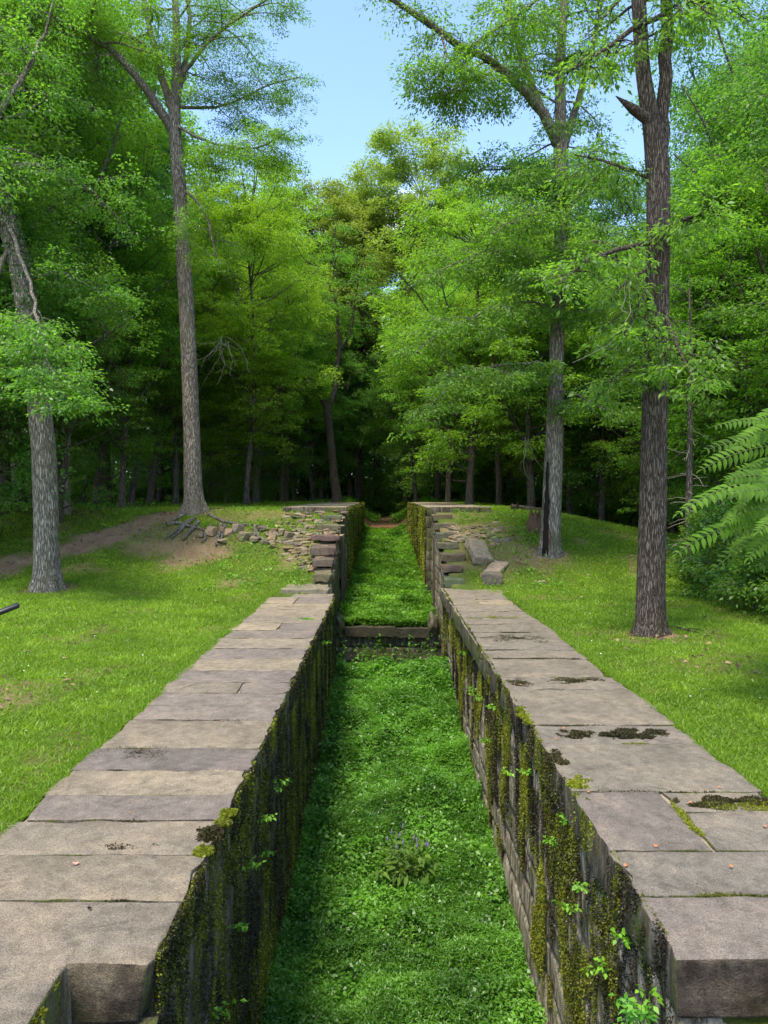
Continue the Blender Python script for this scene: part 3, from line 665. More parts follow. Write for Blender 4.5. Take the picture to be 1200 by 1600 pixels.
hero('double_stemmed_tree', 'dark-barked tree alone on the right lawn, splitting into two parallel stems with a broken stub', 103, tr3, lm3,
     [(0, .72, 16, 2.0, -10, 50, None), (1, .3, 18, 1.9, -10, 50, None), (3, .25, 9, .8, -30, 20, None), (4, .3, 5, .6, -30, 20, None), (5, .2, 10, .9, -30, 20, None), (6, .25, 8, .9, -20, 20, None), (7, .15, 12, .95, -40, 10, None), (8, .2, 8, .8, -30, 10, None), (9, .1, 8, .7, -30, 10, None), (10, .2, 8, .8, -40, 10, None), (11, .2, 6, .7, -40, 10, None)],
     dict(nsec=5, l2=.5, rad=.22, k=11, leaf=.115, asp=.40, bend=-.5, nodes=(1, 2, 3, 4), flat=.14, droop=.5, tilt=.45, rough=.07, thin=.38), M_BARKD, M_LEAF, T3, tint=(1.3, 1.25, 1.1))

# 4: pale trunk with rotten hollow
d4 = T4[1]; RK = .84
tr4 = [(T4[0], d4, T4[2] - .4, .40), (T4[0], d4, T4[2] + .02, .335)] + PX(d4, (859, 845, 0, .37), (861, 800, 0, .365), (864, 740, 0, .35), (866, 690, 0, .33), (868, 600, 0, .28), (871, 500, 0, .26), (876, 400, 0, .26), (879, 310, 0, .26), (876, 240, 0, .27), (876, 180, 0, .20), (875, 100, 0, .18), (882, 0, 0, .15), (886, -120, 0, .09), (890, -220, 0, .03))
lm4 = [PX(d4, (872, 225, 0, .22), (856, 188, -.3, .20), (825, 145, -.6, .165), (780, 105, -1.0, .14), (720, 72, -1.6, .125), (670, 35, -2.0, .11), (625, 5, -2.4, .10), (570, -30, -2.8, .05)),
       PX(d4, (850, 180, -.2, .15), (828, 130, .2, .14), (812, 80, .4, .13), (795, 10, .6, .11), (778, -80, .8, .06)),
       PX(d4, (882, 230, 0, .15), (900, 165, .2, .12), (920, 95, .4, .10), (938, 20, .7, .07), (950, -60, 1, .03)),
       PX(d4, (730, 78, -1.5, .07), (775, 45, -2.0, .06), (830, 10, -2.4, .05), (880, -40, -3, .02)),
       PX(d4, (880, 420, 0, .07), (840, 400, -.9, .06), (790, 390, -1.6, .045), (730, 400, -2.2, .03), (680, 430, -2.6, .015)),
       PX(d4, (876, 300, 0, .07), (840, 280, -.5, .06), (790, 260, -.9, .04), (740, 270, -1.3, .02)),
       PX(d4, (868, 570, 0, .05), (830, 565, -1.0, .04), (780, 570, -1.8, .03), (720, 590, -2.6, .02), (660, 640, -3.2, .01)),
       PX(d4, (876, 490, 0, .05), (920, 480, -.8, .04), (965, 490, -1.4, .02)),
       PX(d4, (866, 610, 0, .04), (900, 615, -.8, .03), (945, 640, -1.5, .015)),
       PX(d4, (872, 480, 0, .05), (830, 470, -1.2, .04), (770, 480, -2.0, .03), (700, 510, -2.8, .02), (640, 560, -3.4, .01)),
       PX(d4, (878, 400, 0, .06), (900, 385, -1.2, .05), (930, 375, -2.2, .035), (965, 385, -3.0, .015)), PX(d4, (876, 330, 0, .06), (850, 330, -1.3, .05), (815, 340, -2.4, .035), (770, 365, -3.2, .015)), PX(d4, (874, 440, 0, .05), (870, 425, -1.3, .04), (860, 420, -2.4, .03), (840, 440, -3.2, .015)), PX(d4, (880, 290, 0, .05), (905, 270, -1.2, .04), (930, 250, -2.4, .02)),
       PX(d4, (780, 105, -1.0, .06), (740, 125, -1.8, .04), (690, 150, -2.4, .02)),
       PX(d4, (690, 50, -1.8, .05), (700, 100, -2.4, .03), (670, 140, -2.8, .015))]
t4 = hero('hollow_tree', 'pale grey tree on the right bank with a tall black rotten hollow at its foot', 104, tr4, lm4,
     [(0, .52, 34, 1.7, -15, 45, None), (1, .25, 16, 1.2, -20, 30, None), (2, .3, 14, 1.8, 0, 40, None), (3, .3, 14, 2.0, 0, 40, None), (4, .1, 12, 1.2, -30, 20, None),
      (5, .15, 18, 1.5, -15, 20, None), (6, .15, 14, 1.5, -20, 30, None), (7, .15, 18, 1.4, -20, 15, None), (8, .2, 9, 1.1, -20, 20, None), (9, .2, 7, .9, -30, 10, None), (10, .15, 18, 1.5, -15, 15, None), (11, .15, 14, 1.4, -15, 15, None), (12, .15, 14, 1.4, -15, 15, None), (13, .15, 14, 1.3, -20, 15, None), (14, .2, 10, 1.2, -20, 20, None), (15, .2, 10, 1.2, -40, 10, None), (16, .2, 10, 1.2, -50, 0, None)],
     dict(nsec=6, l2=.8, rad=.36, k=34, leaf=.115, asp=.40, bend=-.35, nodes=(2, 4), flat=.16, droop=.35, tilt=.5, rough=.07, thin=.12), M_BARK, M_LEAF, T4, tint=(1.25, 1.2, 1.1))
# hollow: sunken black slot with red rotten lip
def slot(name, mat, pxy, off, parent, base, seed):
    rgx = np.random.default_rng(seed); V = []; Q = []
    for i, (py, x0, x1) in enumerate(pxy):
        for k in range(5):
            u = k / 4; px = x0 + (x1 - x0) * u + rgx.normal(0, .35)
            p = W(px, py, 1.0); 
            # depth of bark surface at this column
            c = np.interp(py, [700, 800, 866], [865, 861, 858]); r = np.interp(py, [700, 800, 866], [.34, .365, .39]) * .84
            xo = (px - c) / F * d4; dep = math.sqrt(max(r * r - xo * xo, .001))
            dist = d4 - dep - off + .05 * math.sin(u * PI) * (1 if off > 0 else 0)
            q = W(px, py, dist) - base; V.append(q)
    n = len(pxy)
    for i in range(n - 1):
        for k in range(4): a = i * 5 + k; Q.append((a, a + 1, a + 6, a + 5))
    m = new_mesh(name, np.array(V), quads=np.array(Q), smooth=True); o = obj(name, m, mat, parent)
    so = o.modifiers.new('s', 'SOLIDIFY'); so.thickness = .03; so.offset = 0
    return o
slot('hollow', M_CHAR, [(722, 855.5, 856.5), (740, 853, 856), (760, 853.5, 857), (775, 851, 857), (784, 851, 859), (792, 849.5, 857), (800, 850.5, 858), (812, 849, 856), (822, 849.5, 857.5), (832, 848, 856), (843, 848.5, 857), (855, 847.5, 856), (868, 847, 857)], .006, t4.children[0], T4, 3)
slot('rotten_lip', M_RUST, [(826, 857.5, 859), (840, 857, 861), (850, 856.5, 860), (860, 856.5, 863), (869, 856.5, 864)], .004, t4.children[0], T4, 4)

# forked dark tree near channel end
RK = 1.0
db = 46.0; zb = float(terrain(W(526, 780, db)[0], db))
bb = np.array([W(527, 780, db)[0], db, zb])
trb = [(bb[0], db, zb - .3, .38), (bb[0], db, zb + .3, .30)] + PX(db, (522, 745, 0, .26), (517, 690, 0, .24), (512, 640, 0, .25), (503, 622, 0, .17), (490, 600, 0, .16), (478, 575, -.2, .15), (462, 555, -.3, .13), (452, 500, -.3, .09), (440, 430, 0, .05), (430, 380, 0, .02))
lb = [PX(db, (513, 640, 0, .19), (524, 610, .2, .18), (525, 580, .3, .16), (532, 550, .4, .14), (528, 500, .5, .11), (520, 430, .6, .07), (525, 340, .8, .03)),
      PX(db, (530, 550, .4, .09), (550, 520, 0, .07), (553, 470, -.3, .05), (570, 400, -.5, .02))]
hero('crooked_tree', 'dark crooked tree behind the left far wall, dividing low into a wide fork', 105, trb, lb,
     [(0, .5, 16, 2.2, -10, 40, None), (1, .35, 18, 2.4, -10, 40, None), (2, .3, 12, 1.8, -10, 40, None)],
     dict(nsec=6, l2=.9, rad=.42, k=26, leaf=.12, bend=-.35, nodes=(2, 4), flat=.14, droop=.3, rough=.07), M_BARKD, M_LEAF, bb, 14, (1.2, 1.25, 1.1))
# bright layered tree overhanging right far wall
for px_, db, H_, R_, sd_, lab_ in ((733, 34.0, 15.5, 3.9, 206, 'bright green tree with tiered drooping boughs spreading over the right far wall'), (830, 33.0, 14.0, 3.3, 208, 'leafy green tree directly behind the hollow-footed tree')):
    X = W(px_, 780, db)[0]; t = thing('spreading_tree', lab_, 'tree', (X, db, float(bank(X, db))))
    tm, cm = puff_tree(sd_, H_, .17, .12, R_, 120, dict(puff=.95, ns=14, rad=.42, k=30, leaf=.15, asp=.42, flat=.10, droop=.45, tilt=.3))
    obj('trunk', tm, M_BARKD, t); c = obj('crown', cm, M_LEAFB, t); c.color = (1.1, 1.1, 1.0, 1)
# bright feathery tree right of the forked tree
for px_, db, H_, R_, sd_, lab_, tn in ((385, 36.0, 17.5, 3.5, 301, 'slender feathery yellow-green tree just right of the tall forked tree', (1.2, 1.12, .8)), (190, 30.0, 15.5, 3.2, 302, 'bright leafy tree in front of the left woods, left of the tall forked tree', (.9, 1, .9)), (1150, 23.5, 13, 3.0, 303, 'leafy tree overhanging the compound-leaved shrub at the right edge', (.85, 1, .9))):
    X = W(px_, 780, db)[0]; t = thing('feathery_tree' if px_ == 385 else 'leafy_tree', lab_, 'tree', (X, db, float(bank(X, db))))
    tm, cm = puff_tree(sd_, H_, .13, .16, R_, 150, dict(puff=1.0, ns=14, rad=.42, k=52 if px_ == 385 else 34, leaf=.11 if px_ == 385 else .12, asp=.42, flat=.10, droop=.35, tilt=.35))
    obj('trunk', tm, M_BARKF, t); c = obj('crown', cm, M_LEAFB, t); c.color = (*tn, 1)
# thin trunks that show at the wood edge
thin = [(205, 35, .09, 'thin leaning bare trunk in the left shade beside the thicker straight one'), (104, 27, .08, 'thin pale bent sapling trunk just right of the leaning grey tree'),
        (1075, 22, .10, 'thin dark trunk with dead side twigs right of the double-stemmed tree'), (8, 31, .2, 'dark bare trunk at the left frame edge under the woods')]
for px, d, r, lab in thin:
    X = W(px, 780, d)[0]; z = float(bank(X, d)); rgx = np.random.default_rng(px)
    lean = {205: .9, 104: .3, 1075: 0, 8: 0}[px]
    pts = [np.array([0, 0, -.2])] + [np.array([lean * (h / 8) + .05 * rgx.normal(), .05 * rgx.normal(), h]) for h in (.4, 1.5, 3, 5, 7, 9)]
    sp = dict(nsec=4, l2=.6, rad=.35, k=20, leaf=.11, bend=-.3, nodes=(2, 4), flat=.12, droop=.3)
    tm, cm = tree_meshes(px, pts, [r * 1.5, r * 1.15, r, r * .9, r * .75, r * .5, r * .2], [], [(0, .55, 14, 1.6, -10, 30, None)], sp, 'slender_tree', 10)
    t = thing('slender_tree', lab, 'tree', (X, d, z)); obj('trunk', tm, M_BARKF if px != 104 else M_BARK, t); obj('crown', cm, M_LEAF, t)
    if px == 1075:
        tb = Tubes()
        for i in range(26):
            a = rgx.uniform(0, 6.28); br = grow_path(rgx, (0, 0, rgx.uniform(.8, 4.5)), (math.cos(a), math.sin(a), rgx.uniform(-.1, .3)), rgx.uniform(.5, 1.2), 5, -.3, .15)
            tb.add(br, np.linspace(.012, .004, 6), 4)
        obj('dead_twigs', tb.mesh('dead_twigs'), M_WOODG, t)
# ---------------------------------------------------------------- masonry
def box_bm(bm, x0, x1, y0, y1, z0, z1):
    v = [bm.verts.new(p) for p in ((x0, y0, z0), (x1, y0, z0), (x1, y1, z0), (x0, y1, z0), (x0, y0, z1), (x1, y0, z1), (x1, y1, z1), (x0, y1, z1))]
    for f in ((0, 3, 2, 1), (4, 5, 6, 7), (0, 1, 5, 4), (1, 2, 6, 5), (2, 3, 7, 6), (3, 0, 4, 7)): bm.faces.new([v[i] for i in f])
def face_sheet(name, o, u, v, n, lu, lv, res, seed, mat, parent, course=.42, amp=.022, fall=None, topf=None):
    """rough coursed stone facing: grid pushed along n; origin o = top corner, v runs down"""
    o = np.array(o, float); u = np.array(u, float); v = np.array(v, float); n = np.array(n, float)
    nu = max(2, int(lu / res)); nv = max(2, int(lv / res))
    U, Vv = np.meshgrid(np.linspace(0, lu, nu + 1), np.linspace(0, lv, nv + 1), indexing='ij')
    if topf is not None: Vt = topf(U); Vv = Vt + Vv / lv * (lv - Vt)
    row = np.floor(Vv / course); fr = Vv / course - row
    off = _hash(row, row * 0, seed) * 1.7; bl = .85 + .5 * _hash(row, row * 0 + 3, seed)
    cu = (U + off) / bl; ci = np.floor(cu); fc = cu - ci
    joint = np.minimum(np.minimum(fr, 1 - fr) * course, np.minimum(fc, 1 - fc) * bl)
    disp = (_hash(ci, row, seed + 5) - .5) * amp * 1.3 - .05 * (1 - ss(.0, .03, joint)) + amp * 2.2 * (fbm(U * 3 + seed, Vv * 3, seed, 5) - .5)
    disp = disp + .010 * (vnoise(U * 22, Vv * 14, seed) - .5)
    P = o + U[..., None] * u + Vv[..., None] * v + disp[..., None] * n
    idx = np.arange((nu + 1) * (nv + 1)).reshape(nu + 1, nv + 1)
    q = np.stack([idx[:-1, :-1], idx[1:, :-1], idx[1:, 1:], idx[:-1, 1:]], -1).reshape(-1, 4)
    me = new_mesh(name, P.reshape(-1, 3), quads=q, smooth=True)
    return obj(name, me, mat, parent)
def core(name, boxes, mat, parent):
    bm = bmesh.new()
    for b in boxes: box_bm(bm, *b)
    return obj(name, bm_mesh(name, bm), mat, parent)
def slab(name, poly, z0, z1, parent, tint, seed, rough=.02, bevel=.02, mat=M_COP, cell=.11, side_mat=M_MAS):
    """dressed slab: extruded polygon, bevelled, subdivided and worn"""
    bm = bmesh.new()
    lo = [bm.verts.new((x, y, z0)) for x, y in poly]; hi = [bm.verts.new((x, y, z1)) for x, y in poly]
    n = len(poly)
    bm.faces.new(lo[::-1]); bm.faces.new(hi)
    for i in range(n): bm.faces.new((lo[i], lo[(i + 1) % n], hi[(i + 1) % n], hi[i]))
    bmesh.ops.recalc_face_normals(bm, faces=bm.faces)
    bmesh.ops.bevel(bm, geom=[e for e in bm.edges], offset=bevel, segments=2, profile=.6, affect='EDGES')
    # cut into cells
    xsv = [v.co.x for v in bm.verts]; ysv = [v.co.y for v in bm.verts]
    for ax, vals in ((0, xsv), (1, ysv)):
        a, b = min(vals), max(vals); k = int((b - a) / cell)
        for i in range(1, k):
            c = a + (b - a) * i / k; co = (c, 0, 0) if ax == 0 else (0, c, 0); no = (1, 0, 0) if ax == 0 else (0, 1, 0)
            bmesh.ops.bisect_plane(bm, geom=bm.verts[:] + bm.edges[:] + bm.faces[:], plane_co=co, plane_no=no)
    zc = (z0 + z1) / 2
    bmesh.ops.bisect_plane(bm, geom=bm.verts[:] + bm.edges[:] + bm.faces[:], plane_co=(0, 0, zc), plane_no=(0, 0, 1))
    nz = mnoise.noise
    cx0, cx1 = min(xsv), max(xsv)
    for v in bm.verts:
        c = v.co; s = seed * 7.3
        e = min(c.x - cx0, cx1 - c.x)
        if e < .03 and name == 'coping_slab':
            k = max(0.0, nz(Vector((s, c.y * 2.7, c.z * 1.5))) - .12) * .13 + max(0.0, nz(Vector((s + 3, c.y * 9, c.z * 5)))) * .03
            v.co.x += k if c.x - cx0 < .03 else -k
        v.co += Vector((nz(c * 2.1 + Vector((s, 0, 0))) * rough * 1.6 + nz(c * 9 + Vector((s, 3, 0))) * rough * .9, nz(c * 2.3 + Vector((0, s, 4))) * rough * .5, nz(c * 3.1 + Vector((5, 0, s))) * rough * .8 + nz(c * 11 + Vector((5, 7, s))) * rough * .45))
    o = obj(name, bm_mesh(name, bm, True), mat, parent)
    for p in o.data.polygons: p.use_smooth = True
    if name in ('coping_slab', 'quoin') and side_mat:
        o.data.materials.append(side_mat)
        for p in o.data.polygons:
            if abs(p.normal.z) < .55: p.material_index = 1
        o.data.materials.append(M_ROUGH)
        for p in o.data.polygons:
            if p.normal.y < -.6 and p.center.y < 4.3: p.material_index = 2
    if name in ('step', 'fallen_slab', 'fallen_block', 'sill_stone'):
        for p in o.data.polygons: p.use_smooth = False
    o.color = (*tint, 1)
    return o

TAN = [(.275, .226, .165), (.26, .215, .162), (.288, .236, .168), (.25, .207, .16), (.265, .22, .166)]
PUR = [(.215, .178, .150), (.205, .170, .147), (.225, .186, .155)]
GRY = [(.222, .188, .148), (.202, .172, .138), (.238, .20, .154), (.212, .181, .146), (.228, .193, .15)]
rc = random.Random(3)
XL, XR = -1.285, 1.665          # inner faces of the chamber
ZB = -3.9
# ---- lower left wall
wl = thing('stone_wall', 'long mossy lock wall left of the overgrown channel, tan slabs on top', 'stone wall', (-2.1, 4.0, 0))
wl.location = (0, 0, 0)
core('core', [(-2.85, XL - .06, 4.05, 19.55, ZB, -.345), (-3.0, -1.84, -2.0, 4.04, ZB, -.345)], M_MAS, wl)
face_sheet('facing', (XL - .03, 4.045, -.33), (0, 1, 0), (0, 0, -1), (1, 0, 0), 15.6, 3.5, .045, 3, M_MAS, wl)
face_sheet('facing', (-1.80, 4.02, -.33), (1, 0, 0), (0, 0, -1), (0, -1, 0), .53, 3.4, .03, 5, M_MAS, wl, .5, .03)
face_sheet('facing', (-1.80, -2.0, -.33), (0, 1, 0), (0, 0, -1), (1, 0, 0), 6.0, 3.4, .05, 6, M_MAS, wl)
jl = [4.68, 5.28, 5.84, 6.33, 6.92, 7.53, 8.49, 9.09, 9.65, 10.2, 10.9, 11.7, 12.5, 13.4, 14.2, 15.0, 15.9, 16.9, 17.8, 18.9]
tl = [0, 0, 4, -1, 2, -2, 0, -3, -1, 3, -2, 0, -2, 4, -1, 2, 3, 0, 2, 0]
def pick(i, arr=TAN): 
    c = PUR[(-i) - 1] if i < 0 else arr[i % len(arr)]; f = rc.uniform(.93, 1.07); return tuple(a * f for a in c)
xo = -2.98
slab('coping_slab', [(xo, 2.6), (-1.75, 2.6), (-1.75, 4.03), (XL, 4.03), (XL, 4.675), (xo, 4.675)], -.34, 0, wl, pick(3), 1, .014, .025)
slab('coping_slab', [(xo, 1.2), (-1.76, 1.2), (-1.76, 2.59), (xo, 2.59)], -.34, 0, wl, pick(0), 2)
a = 4.68
for i, b_ in enumerate(jl[1:]):
    x0 = xo + rc.uniform(-.09, .07); x1 = XL + rc.uniform(-.012, .012)
    dz = rc.uniform(-.006, .006)
    split = {8: .62, 14: .55, 1: None, 18: .5, 4: None}.get(i)
    if split:
        xm = x0 + (x1 - x0) * split
        slab('coping_slab', [(x0, a + .006), (xm - .008, a + .006), (xm - .008, b_ - .006), (x0, b_ - .006)], -.34, dz, wl, pick(tl[i + 1]), 10 + i, bevel=.012)
        slab('coping_slab', [(xm + .008, a + .006), (x1, a + .006), (x1, b_ - .006), (xm + .008, b_ - .006)], -.34, dz - .004, wl, pick(rc.choice([-1, -2, -3])), 40 + i, bevel=.012)
    else:
        slab('coping_slab', [(x0, a + .003), (x1, a + .003), (x1, b_ - .003), (x0, b_ - .003)], -.34, dz, wl, pick(tl[i + 1]), 10 + i, bevel=.009)
    a = b_
core('mortar', [(-2.9, XL - .03, 4.7, 18.85, -.3, -.024)], M_MORT, wl)

# ---- lower right wall
wr = thing('stone_wall', 'long streaked lock wall right of the overgrown channel, grey slabs on top', 'stone wall')
core('core', [(XR + .06, 3.15, 4.13, 20.95, ZB, -.355), (2.2, 3.2, -2.0, 4.12, ZB, -.355)], M_MASR, wr)
face_sheet('facing', (XR + .03, 4.12, -.34), (0, 1, 0), (0, 0, -1), (-1, 0, 0), 16.8, 3.5, .045, 13, M_MASR, wr)
face_sheet('facing', (XR, 4.10, -.34), (1, 0, 0), (0, 0, -1), (0, -1, 0), .55, 3.4, .03, 15, M_MASR, wr, .5, .03)
face_sheet('facing', (2.18, -2.0, -.34), (0, 1, 0), (0, 0, -1), (-1, 0, 0), 6.1, 3.4, .05, 16, M_MASR, wr)
jr = [4.08, 4.74, 5.34, 6.42, 7.67, 8.3, 9.84, 10.5, 11.7, 12.4, 13.1, 14.0, 14.9, 15.7, 16.5, 17.5, 18.5, 19.5, 20.7]
gl = [-1, 3, -1, 0, 3, 2, 0, 4, 1, 3, 1, 1, 0, 1, 2, 2, 0, 2]
for i, (a, b_) in enumerate(zip(jr[:-1], jr[1:])):
    x1 = 3.36 + rc.uniform(-.06, .09) - .012 * (a - 4); x0 = XR + rc.uniform(-.012, .012) - .005 * (a - 4)
    dz = rc.uniform(-.006, .006); kw = dict(bevel=.02 if i == 0 else .009)
    if i == 2:
        xm = 2.42
        slab('coping_slab', [(x0, a + .005), (xm - .01, a + .005), (xm - .01, b_ - .005), (x0, b_ - .005)], -.35, dz, wr, pick(gl[i], GRY), 60 + i, **kw)
        slab('coping_slab', [(xm + .01, a + .005), (x1, a + .005), (x1, 6.0), (xm + .01, 6.0)], -.35, dz - .006, wr, pick(3, GRY), 80, **kw)
        slab('coping_slab', [(xm + .01, 6.02), (x1, 6.02), (x1, b_ - .005), (xm + .01, b_ - .005)], -.35, dz - .008, wr, pick(4, GRY), 81, **kw)
    elif i == 15:
        xm = 2.3
        slab('coping_slab', [(x0, a + .005), (xm - .01, a + .005), (xm - .01, b_ - .005), (x0, b_ - .005)], -.35, dz, wr, pick(2, GRY), 60 + i, **kw)
        slab('coping_slab', [(xm + .01, a + .005), (x1, a + .005), (x1, b_ - .005), (xm + .01, b_ - .005)], -.35, dz - .006, wr, pick(2, TAN), 82, **kw)
    else:
        p = [(x0, a + .003), (x1, a + .003), (x1, b_ - .003), (x0, b_ - .003)]
        slab('coping_slab', p, -.35, dz - (.006 if i == 4 else 0), wr, pick(gl[i], GRY), 60 + i, **kw)
core('mortar', [(XR + .03, 3.1, 4.2, 20.6, -.3, -.024)], M_MORT, wr)
slab('lower_block', [(1.9, 3.62), (2.9, 3.62), (2.9, 4.05), (1.9, 4.05)], -.80, -.41, wr, (.24, .17, .14), 90)

# ---- upper walls (far chamber)
ZT = 2.20
for sd, lab in ((-1, 'far raised lock wall on the left, mossy on its channel side, above the rubble slope'), (1, 'far raised lock wall on the right, mossy on its channel side, beside the fallen slabs')):
    w = thing('raised_wall', lab, 'stone wall')
    xi = -1.37 if sd < 0 else 1.575; xo2 = -3.75 if sd < 0 else 3.98; mt = M_MAS if sd < 0 else M_MASR
    l, r = (xo2, xi - .05) if sd < 0 else (xi + .05, xo2)
    lm, rm = (xo2 + .1, xi - .03) if sd < 0 else (xi + .03, xo2 - .1)
    core('core', [(min(xi - sd * -.05, xi + sd * .42), max(xi + sd * .05, xi + sd * .42), 27.35, 47.2, -2.2, ZT - .37), (min(xi + sd * .42, xo2 - sd * .2), max(xi + sd * .42, xo2 - sd * .2), 27.75, 47.1, -.5, ZT - .37)], mt, w)
    face_sheet('facing', (xi + sd * .03, 27.32, ZT - .35), (0, 1, 0), (0, 0, -1), (-sd, 0, 0), 19.9, 3.7, .07, 23 + sd, mt, w)
    xq0 = min(xi, xi + sd * .42)
    # quoin blocks at the front corner
    z = ZT - .36; kq = 0
    while z > -1.9:
        h = (.42, .36, .5, .33)[kq % 4]; e = rc.uniform(-.012, .012)
        slab('quoin', [(xq0 + .0 + e, 27.20), (xq0 + .42 + e, 27.20), (xq0 + .42 + e, 27.62), (xq0 + e, 27.62)], z - h, z - .008, w, (.20, .175, .15), 100 + kq + sd, .012, .018)
        z -= h; kq += 1
    # coping
    yy = 27.22; kq = 0
    while yy < 47:
        ln = .95 if kq == 0 else rc.uniform(.8, 1.4)
        t = pick(rc.choice([0, 2, 0, 4]), TAN)
        if kq == 0:
            xm = xo2 - sd * .42
            pr = sorted((xi, xm)); slab('coping_slab', [(pr[0] + .005, yy), (pr[1] - .005, yy), (pr[1] - .005, yy + ln), (pr[0] + .005, yy + ln)], ZT - .34, ZT, w, tuple(c * 1.0 for c in t), 120 + sd, .02, .03)
            pr = sorted((xm, xo2)); slab('coping_slab', [(pr[0] + .006, yy + .03), (pr[1], yy + .03), (pr[1], yy + ln), (pr[0] + .006, yy + ln)], ZT - .33, ZT - .01, w, tuple(c * .8 for c in t), 122 + sd, .02, .03)
        else:
            pr = sorted((xi, xo2 + sd * rc.uniform(-.2, .1)))
            slab('coping_slab', [(pr[0], yy + .006), (pr[1], yy + .006), (pr[1], yy + ln - .006), (pr[0], yy + ln - .006)], ZT - .34, ZT + rc.uniform(-.008, .008), w, tuple(c * 1.12 for c in t), 130 + kq * 2 + sd, .014, .015, cell=.3)
        yy += ln; kq += 1

# ---- flanking stairs between the lower and the raised walls
for sd, lab in ((-1, 'rough stone steps climbing beside the rubble slope to the left far wall'), (1, 'narrow stone steps climbing beside the fallen slabs to the right far wall')):
    w = thing('stone_stairs', lab, 'stairs')
    xi = -1.50 if sd < 0 else 1.74; bx = []
    y0 = 19.6 if sd < 0 else 21.0
    n = 7
    ys_ = np.linspace(19.7 if sd < 0 else 20.95, 27.15, n + 1)
    for i in range(n):
        ya, yb = ys_[i], ys_[i + 1]; zt = .10 + .30 * i if sd < 0 else .22 + .285 * i
        wd = {0: 1.25, 1: .5}.get(i, rc.uniform(.55, .85)) if sd < 0 else rc.uniform(.6, .8)
        xa = xi + sd * wd; p0, p1 = sorted((xi, xa))
        e = rc.uniform(-.03, .03)
        slab('step', [(p0, ya - .06 + e), (p1, ya - .04 - e), (p1, yb + .04), (p0, yb + .04)], zt - rc.uniform(.16, .29), zt, w, tuple(c * rc.uniform(.62, .9) for c in (TAN[2] if i == 0 and sd < 0 else (.165, .145, .10))), 200 + i * 3 + sd, .055, .018, cell=.07)
        b0, b1 = sorted((xi + sd * .05, xi + sd * (wd - .12))); bx.append((b0, b1, ya + .003, yb - .003, ZB, zt - .25))
    if sd < 0: slab('step', [(-2.45, 19.0), (-1.34, 19.0), (-1.34, 19.7), (-2.4, 19.7)], -.30, -.02, w, TAN[3], 230, .02, .03)
    core('core', bx, M_MAS, w)
    mt = M_MAS if sd < 0 else M_MASR
    tf = lambda U, sd=sd: np.clip(2.0 - .10 - (.286 * (U) if sd < 0 else .1 + .29 * U), 0, 1.95)
    L = 27.2 - y0
    face_sheet('facing', (xi + sd * .02, y0, 1.9), (0, 1, 0), (0, 0, -1), (-sd, 0, 0), L, 5.6, .06, 33 + sd, mt, w, topf=tf)
    # end return at the lower wall
    x0r, x1r = (-1.52, -1.25) if sd < 0 else (1.66, 1.76)
# timber gate posts standing in the recesses
for x0, lab in ((-1.47, 'weathered upright timber in the left gate recess'), (1.68, 'weathered upright timber in the right gate recess')):
    s1 = slab('gate_post', [(x0, 25.1), (x0 + .10, 25.1), (x0 + .10, 25.5), (x0, 25.5)], -1.6, 1.2, None, (.27, .25, .20), 300, .012, .015, M_WOODG)
    s1.name = 'gate_post'; tag(s1, lab, 'timber post')

# ---- breast wall
bw = thing('breast_wall', 'low dark masonry sill crossing the channel between the two lock walls', 'stone wall')
core('core', [(-1.55, 1.85, 22.66, 23.2, ZB, -1.55)], M_MAS, bw)
face_sheet('facing', (-1.54, 22.60, -1.60), (1, 0, 0), (0, 0, -1), (0, -1, 0), 3.38, 2.3, .035, 51, M_MAS, bw, .46, .05)
slab('sill_stone', [(-1.22, 22.47), (.35, 22.50), (.35, 23.0), (-1.22, 23.0)], -1.72, -1.43, bw, (.05, .045, .025), 310, .05, .012, cell=.1, side_mat=None)
slab('sill_stone', [(.36, 22.52), (1.42, 22.46), (1.42, 23.0), (.36, 23.0)], -1.74, -1.46, bw, (.045, .04, .024), 311, .05, .012, cell=.1, side_mat=None)
for x, lab_ in ((-1.40, 'l'), (1.50, 'r')):
    bm = bmesh.new(); bmesh.ops.create_icosphere(bm, subdivisions=3, radius=1)
    for v in bm.verts: v.co = Vector((v.co.x * .17, v.co.y * .3, v.co.z * .36)) * (1 + .35 * mnoise.noise(v.co * 1.7 + Vector((x, 0, 0))))
    bmesh.ops.translate(bm, verts=bm.verts, vec=(x, 22.6, -1.35)); obj('corner_stone', bm_mesh('corner_stone', bm, True), M_MAS, bw)
# ---------------------------------------------------------------- moss fur on the walls
def moss_patch(name, parent, side, x, y0, y1, z0, z1, n, mat, seed, thr=.52, size=(.009, .022), sc=(1.3, .62)):
    rg = np.random.default_rng(seed)
    y = rg.uniform(y0, y1, n * 3); z = z1 - (z1 - z0) * rg.uniform(0, 1, n * 3) ** 1.2
    m = fbm(y * sc[0] * 2 + seed, z * sc[1] * 2 + seed, seed, 4) + .25 * (vnoise(y * 14, z * 1.2, seed + 1) - .5)
    k = m > thr + (.085 * np.maximum(0, -.5 - z) if side < 0 else 0); y = y[k][:n]; z = z[k][:n]; c = len(y)
    P = np.stack([x + side * rg.uniform(-.015, .012, c), y, z], -1)
    D = np.stack([side * rg.uniform(.4, 1.2, c), rg.normal(0, .7, c), rg.normal(-.3, .7, c)], -1)
    N = rg.normal(0, 1, (c, 3)); L = rg.uniform(*size, c) * (1 + .06 * (y - y0))
    v = np.clip(.25 + 1.6 * (fbm(y * 2.3, z * .8, seed + 9) - .5) + rg.uniform(0, .45, c), 0, .95)
    return obj(name, leaf_mesh(name, P, D, N, L, L * .7, v), mat, parent)
moss_patch('moss', wl, 1, XL - .02, 4.1, 19.5, -3.0, -.02, 150000, M_MOSS, 3, .50)
